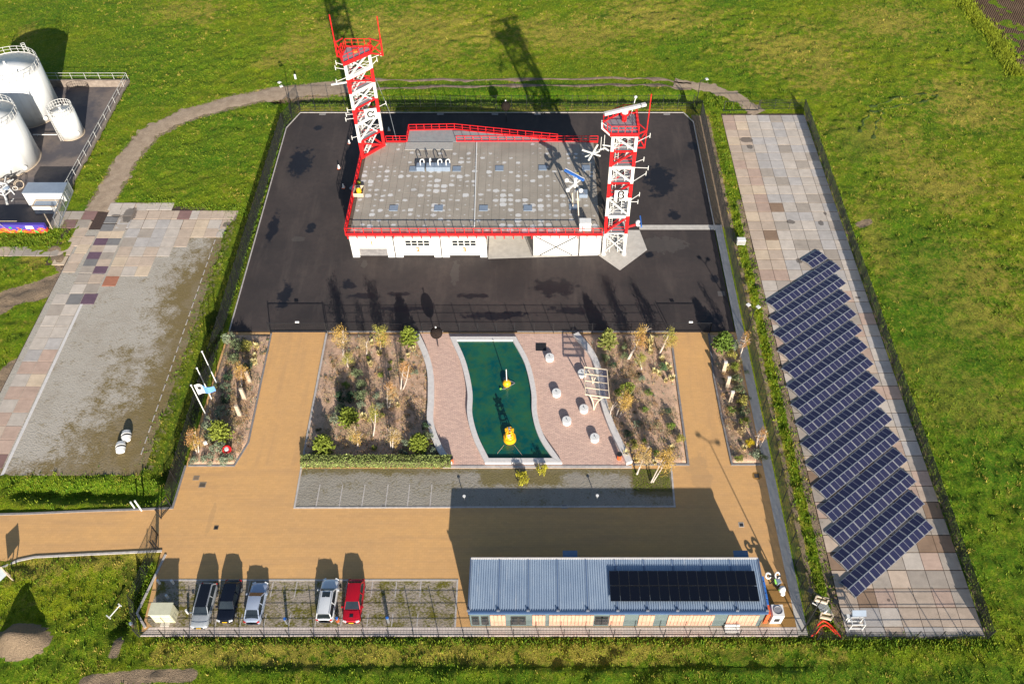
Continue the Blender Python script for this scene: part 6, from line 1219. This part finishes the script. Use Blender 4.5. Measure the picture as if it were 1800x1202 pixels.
# left bed
pine(386,758,2.8,1.35,(.24,.28,.04),'broad yellow green pine in the lower part of the left bed'); birch((347,797),(337,760),3.4,ORG,'orange birch in the lower left corner of the left bed',.95,2,GOLD); birch((424,680),(421,640),3.4,GOLD,'golden birch between the stone posts in the left bed',.9,2,ORG)
for a_ in ((400,592,1.0,1.8,GREYG,'grey shrub at the very top of the left bed'),(415,605,1.1,1.8,OLIVE,'olive shrub near the top of the left bed'),(432,606,1.0,1.8,YGR,'yellow green shrub at the top of the left bed near the gate'),(411,628,1.0,1.5,OLIVE,'olive shrub below the top shrubs in the left bed'),(437,640,.8,1.3,DKG,'dark shrub above the topmost stone post in the left bed'),(402,660,.8,1.4,DKG,'dark shrub in the narrow middle row of the left bed, upper'),(396,680,.8,1.4,(.12,.16,.10),'dark shrub in the narrow middle row of the left bed, middle'),(394,700,.8,1.3,DKG,'dark shrub in the narrow middle row of the left bed, lower'),(388,722,1.0,1.5,GREYG,'grey green shrub above the broad pine in the left bed'),(366,742,1.1,1.5,GREYG,'pale shrub left of the broad pine in the left bed'),(372,765,1.1,1.5,OLIVE,'olive shrub at the lower left of the broad pine'),(382,787,1.1,1.4,GREYG,'grey green shrub below the broad pine in the left bed'),(395,806,1.0,1.1,GREYG,'pale shrub at the lower right corner of the left bed'),(365,806,.9,.9,GREYG,'pale shrub at the bottom edge of the left bed, middle'),(340,808,.8,.9,GREYG,'pale shrub at the bottom edge of the left bed, leftmost'),(380,678,.5,.6,OLIVE,'small round shrub at the foot of the topmost flagpole')): shrub(*a_)
# feather grass clumps, all alike
tm_=tufts('clump',np.zeros(70),np.zeros(70),rng.uniform(.35,.9,70),np.full(70,.16),rng.uniform(.7,1,70),None); 
n=NT('feather_grass',.85,0,.1); c=n.mix(n.attr('tone'),(.30,.27,.09),(.66,.55,.27)); n.col(c); tm_.materials.clear(); tm_.materials.append(n.m)
for (u,v) in ((652,643),(668,624),(727,617),(718,628),(654,606),(700,715),(1145,600),(1143,606),(1142,615),(1143,622),(1163,634),(1172,645),(1178,650),(1158,660),(1170,672),(1180,668),(1150,655),(1300,640),(452,612),(449,628),(448,640),(1307,790),(1278,650),(640,735),(1100,800),(1118,812),(1180,790),(1150,815)):
    x_,y_=G(u,v); o=put('feather_grass',tm_,None,(x_,y_,SOILZ+.05),None,random.uniform(0,6)); s_=random.uniform(.75,1.2); o.scale=(s_,s_,s_*.9); tag(o,'pale straw coloured feather grass clump in a planting bed','grass clump','feather grass clumps in the planting beds')
# low planting: lavender like tufts and dry leaves, too many to count
n=NT('grey_lavender',.9,0,.1); c=n.mix(n.attr('tone'),(.10,.12,.075),(.30,.32,.24)); n.col(c); M['lav']=n.m
n=NT('dry_stalks',.95,0,.05); c=n.mix(n.attr('tone'),(.20,.13,.07),(.42,.28,.13)); n.col(c); M['dryst']=n.m
def inpoly(px,py,poly):
    r=np.zeros(len(px),bool); j=len(poly)-1
    for i in range(len(poly)):
        xi,yi=poly[i][0],poly[i][1]; xj,yj=poly[j][0],poly[j][1]; r^=((yi>py)!=(yj>py))&(px<(xj-xi)*(py-yi)/(yj-yi+1e-12)+xi); j=i
    return r
for nm,poly,l in (('left',bedL,'in the bed beside the left drive'),('mid',bedA,'in the bed left of the pool'),('mid2',bedB,'in the bed right of the plaza'),('right',bedR,'in the right bed beside the concrete path')):
    xs=[p[0] for p in poly]; ys=[p[1] for p in poly]; A_=(max(xs)-min(xs))*(max(ys)-min(ys))
    for kind,dn,hh,ww,mm,lab in (('bed_tufts',1.6,(.12,.38),(.07,.13),'lav','small grey green tufts planted '),('dry_stalks',5.0,(.10,.55),(.04,.08),'dryst','dry brown stalks and fallen leaves ')):
        K=int(A_*dn); px=rng.uniform(min(xs)+.3,max(xs)-.3,K); py=rng.uniform(min(ys)+.3,max(ys)-.3,K); ok=inpoly(px,py,poly)
        if kind=='dry_stalks': ok&=(vnoise(px,py,.35,61)>.42)
        px,py=px[ok],py[ok]; nb_=5 if kind=='bed_tufts' else 3; h_=rng.uniform(hh[0],hh[1],len(px)); me=tufts(kind,px,py,h_,np.full(len(px),.11 if nb_==5 else .06),rng.uniform(0,1,len(px)),.27,mm,nb_+2)
        tag(put(kind,me),lab+l,'ground cover',None,'stuff')
def litter(nm,poly,K,per,size,hh,col,lab):
    xs=[p[0] for p in poly]; ys=[p[1] for p in poly]; cx=rng.uniform(min(xs)+.4,max(xs)-.4,K); cy=rng.uniform(min(ys)+.4,max(ys)-.4,K); ok=inpoly(cx,cy,poly)&(vnoise(cx,cy,.3,71)>.33); cx,cy=cx[ok],cy[ok]
    r=rng.uniform(.15,.8,len(cx)); P0=np.repeat(np.stack([cx,cy,np.full(len(cx),SOILZ+.02)],1),per,0); R_2=np.repeat(r,per); d=rng.normal(0,1,(len(P0),3)); d/=np.linalg.norm(d,axis=1)[:,None]; d*=(rng.uniform(.2,1,len(P0))**.5*R_2)[:,None]; d[:,2]=np.abs(d[:,2])*hh
    tag(put(nm,leafmesh(nm,P0+d,size),None,None,col),lab,'ground cover',None,'stuff')
for poly,l,sc in ((bedL,'in the bed beside the left drive',1.6),(bedA,'in the bed left of the pool',1.),(bedB,'in the bed right of the plaza',1.1),(bedR,'in the right bed beside the concrete path',2.)):
    A_=(max(p[0] for p in poly)-min(p[0] for p in poly))*(max(p[1] for p in poly)-min(p[1] for p in poly))
    litter('heath_cover',poly,int(A_*.45*sc),75,.05,.9,(.15,.15,.055),'low olive undergrowth '+l); litter('russet_cover',poly,int(A_*.6*sc),75,.042,1.35,(.44,.27,.12),'russet dried undergrowth '+l); litter('straw_cover',poly,int(A_*.45*sc),40,.045,1.45,(.46,.37,.19),'straw coloured thin undergrowth '+l)
# mossy lawn strip blades at the right end of the middle parking
K=2600; px=rng.uniform(11.2,15.4,K); py=rng.uniform(49.6,52.5,K); tag(put('lawn_strip',tufts('lawn_strip',px,py,rng.uniform(.04,.12,K),np.full(K,.06),rng.uniform(.2,.8,K),.16)),'patch of short green grass around the two golden birches by the right drive','grass',None,'stuff')
# clipped hedge
N_=9000; px=rng.uniform(-26.9,-9.6,N_); fy=rng.uniform(0,1,N_); pz_=rng.uniform(0,1,N_); fc=rng.integers(0,3,N_); py=np.where(fc==0,52.75,np.where(fc==1,53.75,52.75+fy)); pz_=np.where(fc==2,1.0,pz_)*(1.12+.10*(vnoise(px,py,1.5,5)-.5)); P0=np.stack([px,py+rng.normal(0,.06,N_),pz_+rng.normal(0,.05,N_)],1)
hd=thing('hedge','clipped light green hedge along the top of the left parking bays','hedge',(-18,53.2,0)); o=put('foliage',leafmesh('foliage',P0-np.array((-18,53.2,0)),.10),hd,None,(.25,.30,.085)); part('core',MB().box(-18.25,53.25,.52,17.2,.86,1.0),'barkd',hd)
# pickers and sticks
for ob in D.objects:
    if 'big' in ob: del ob['big']
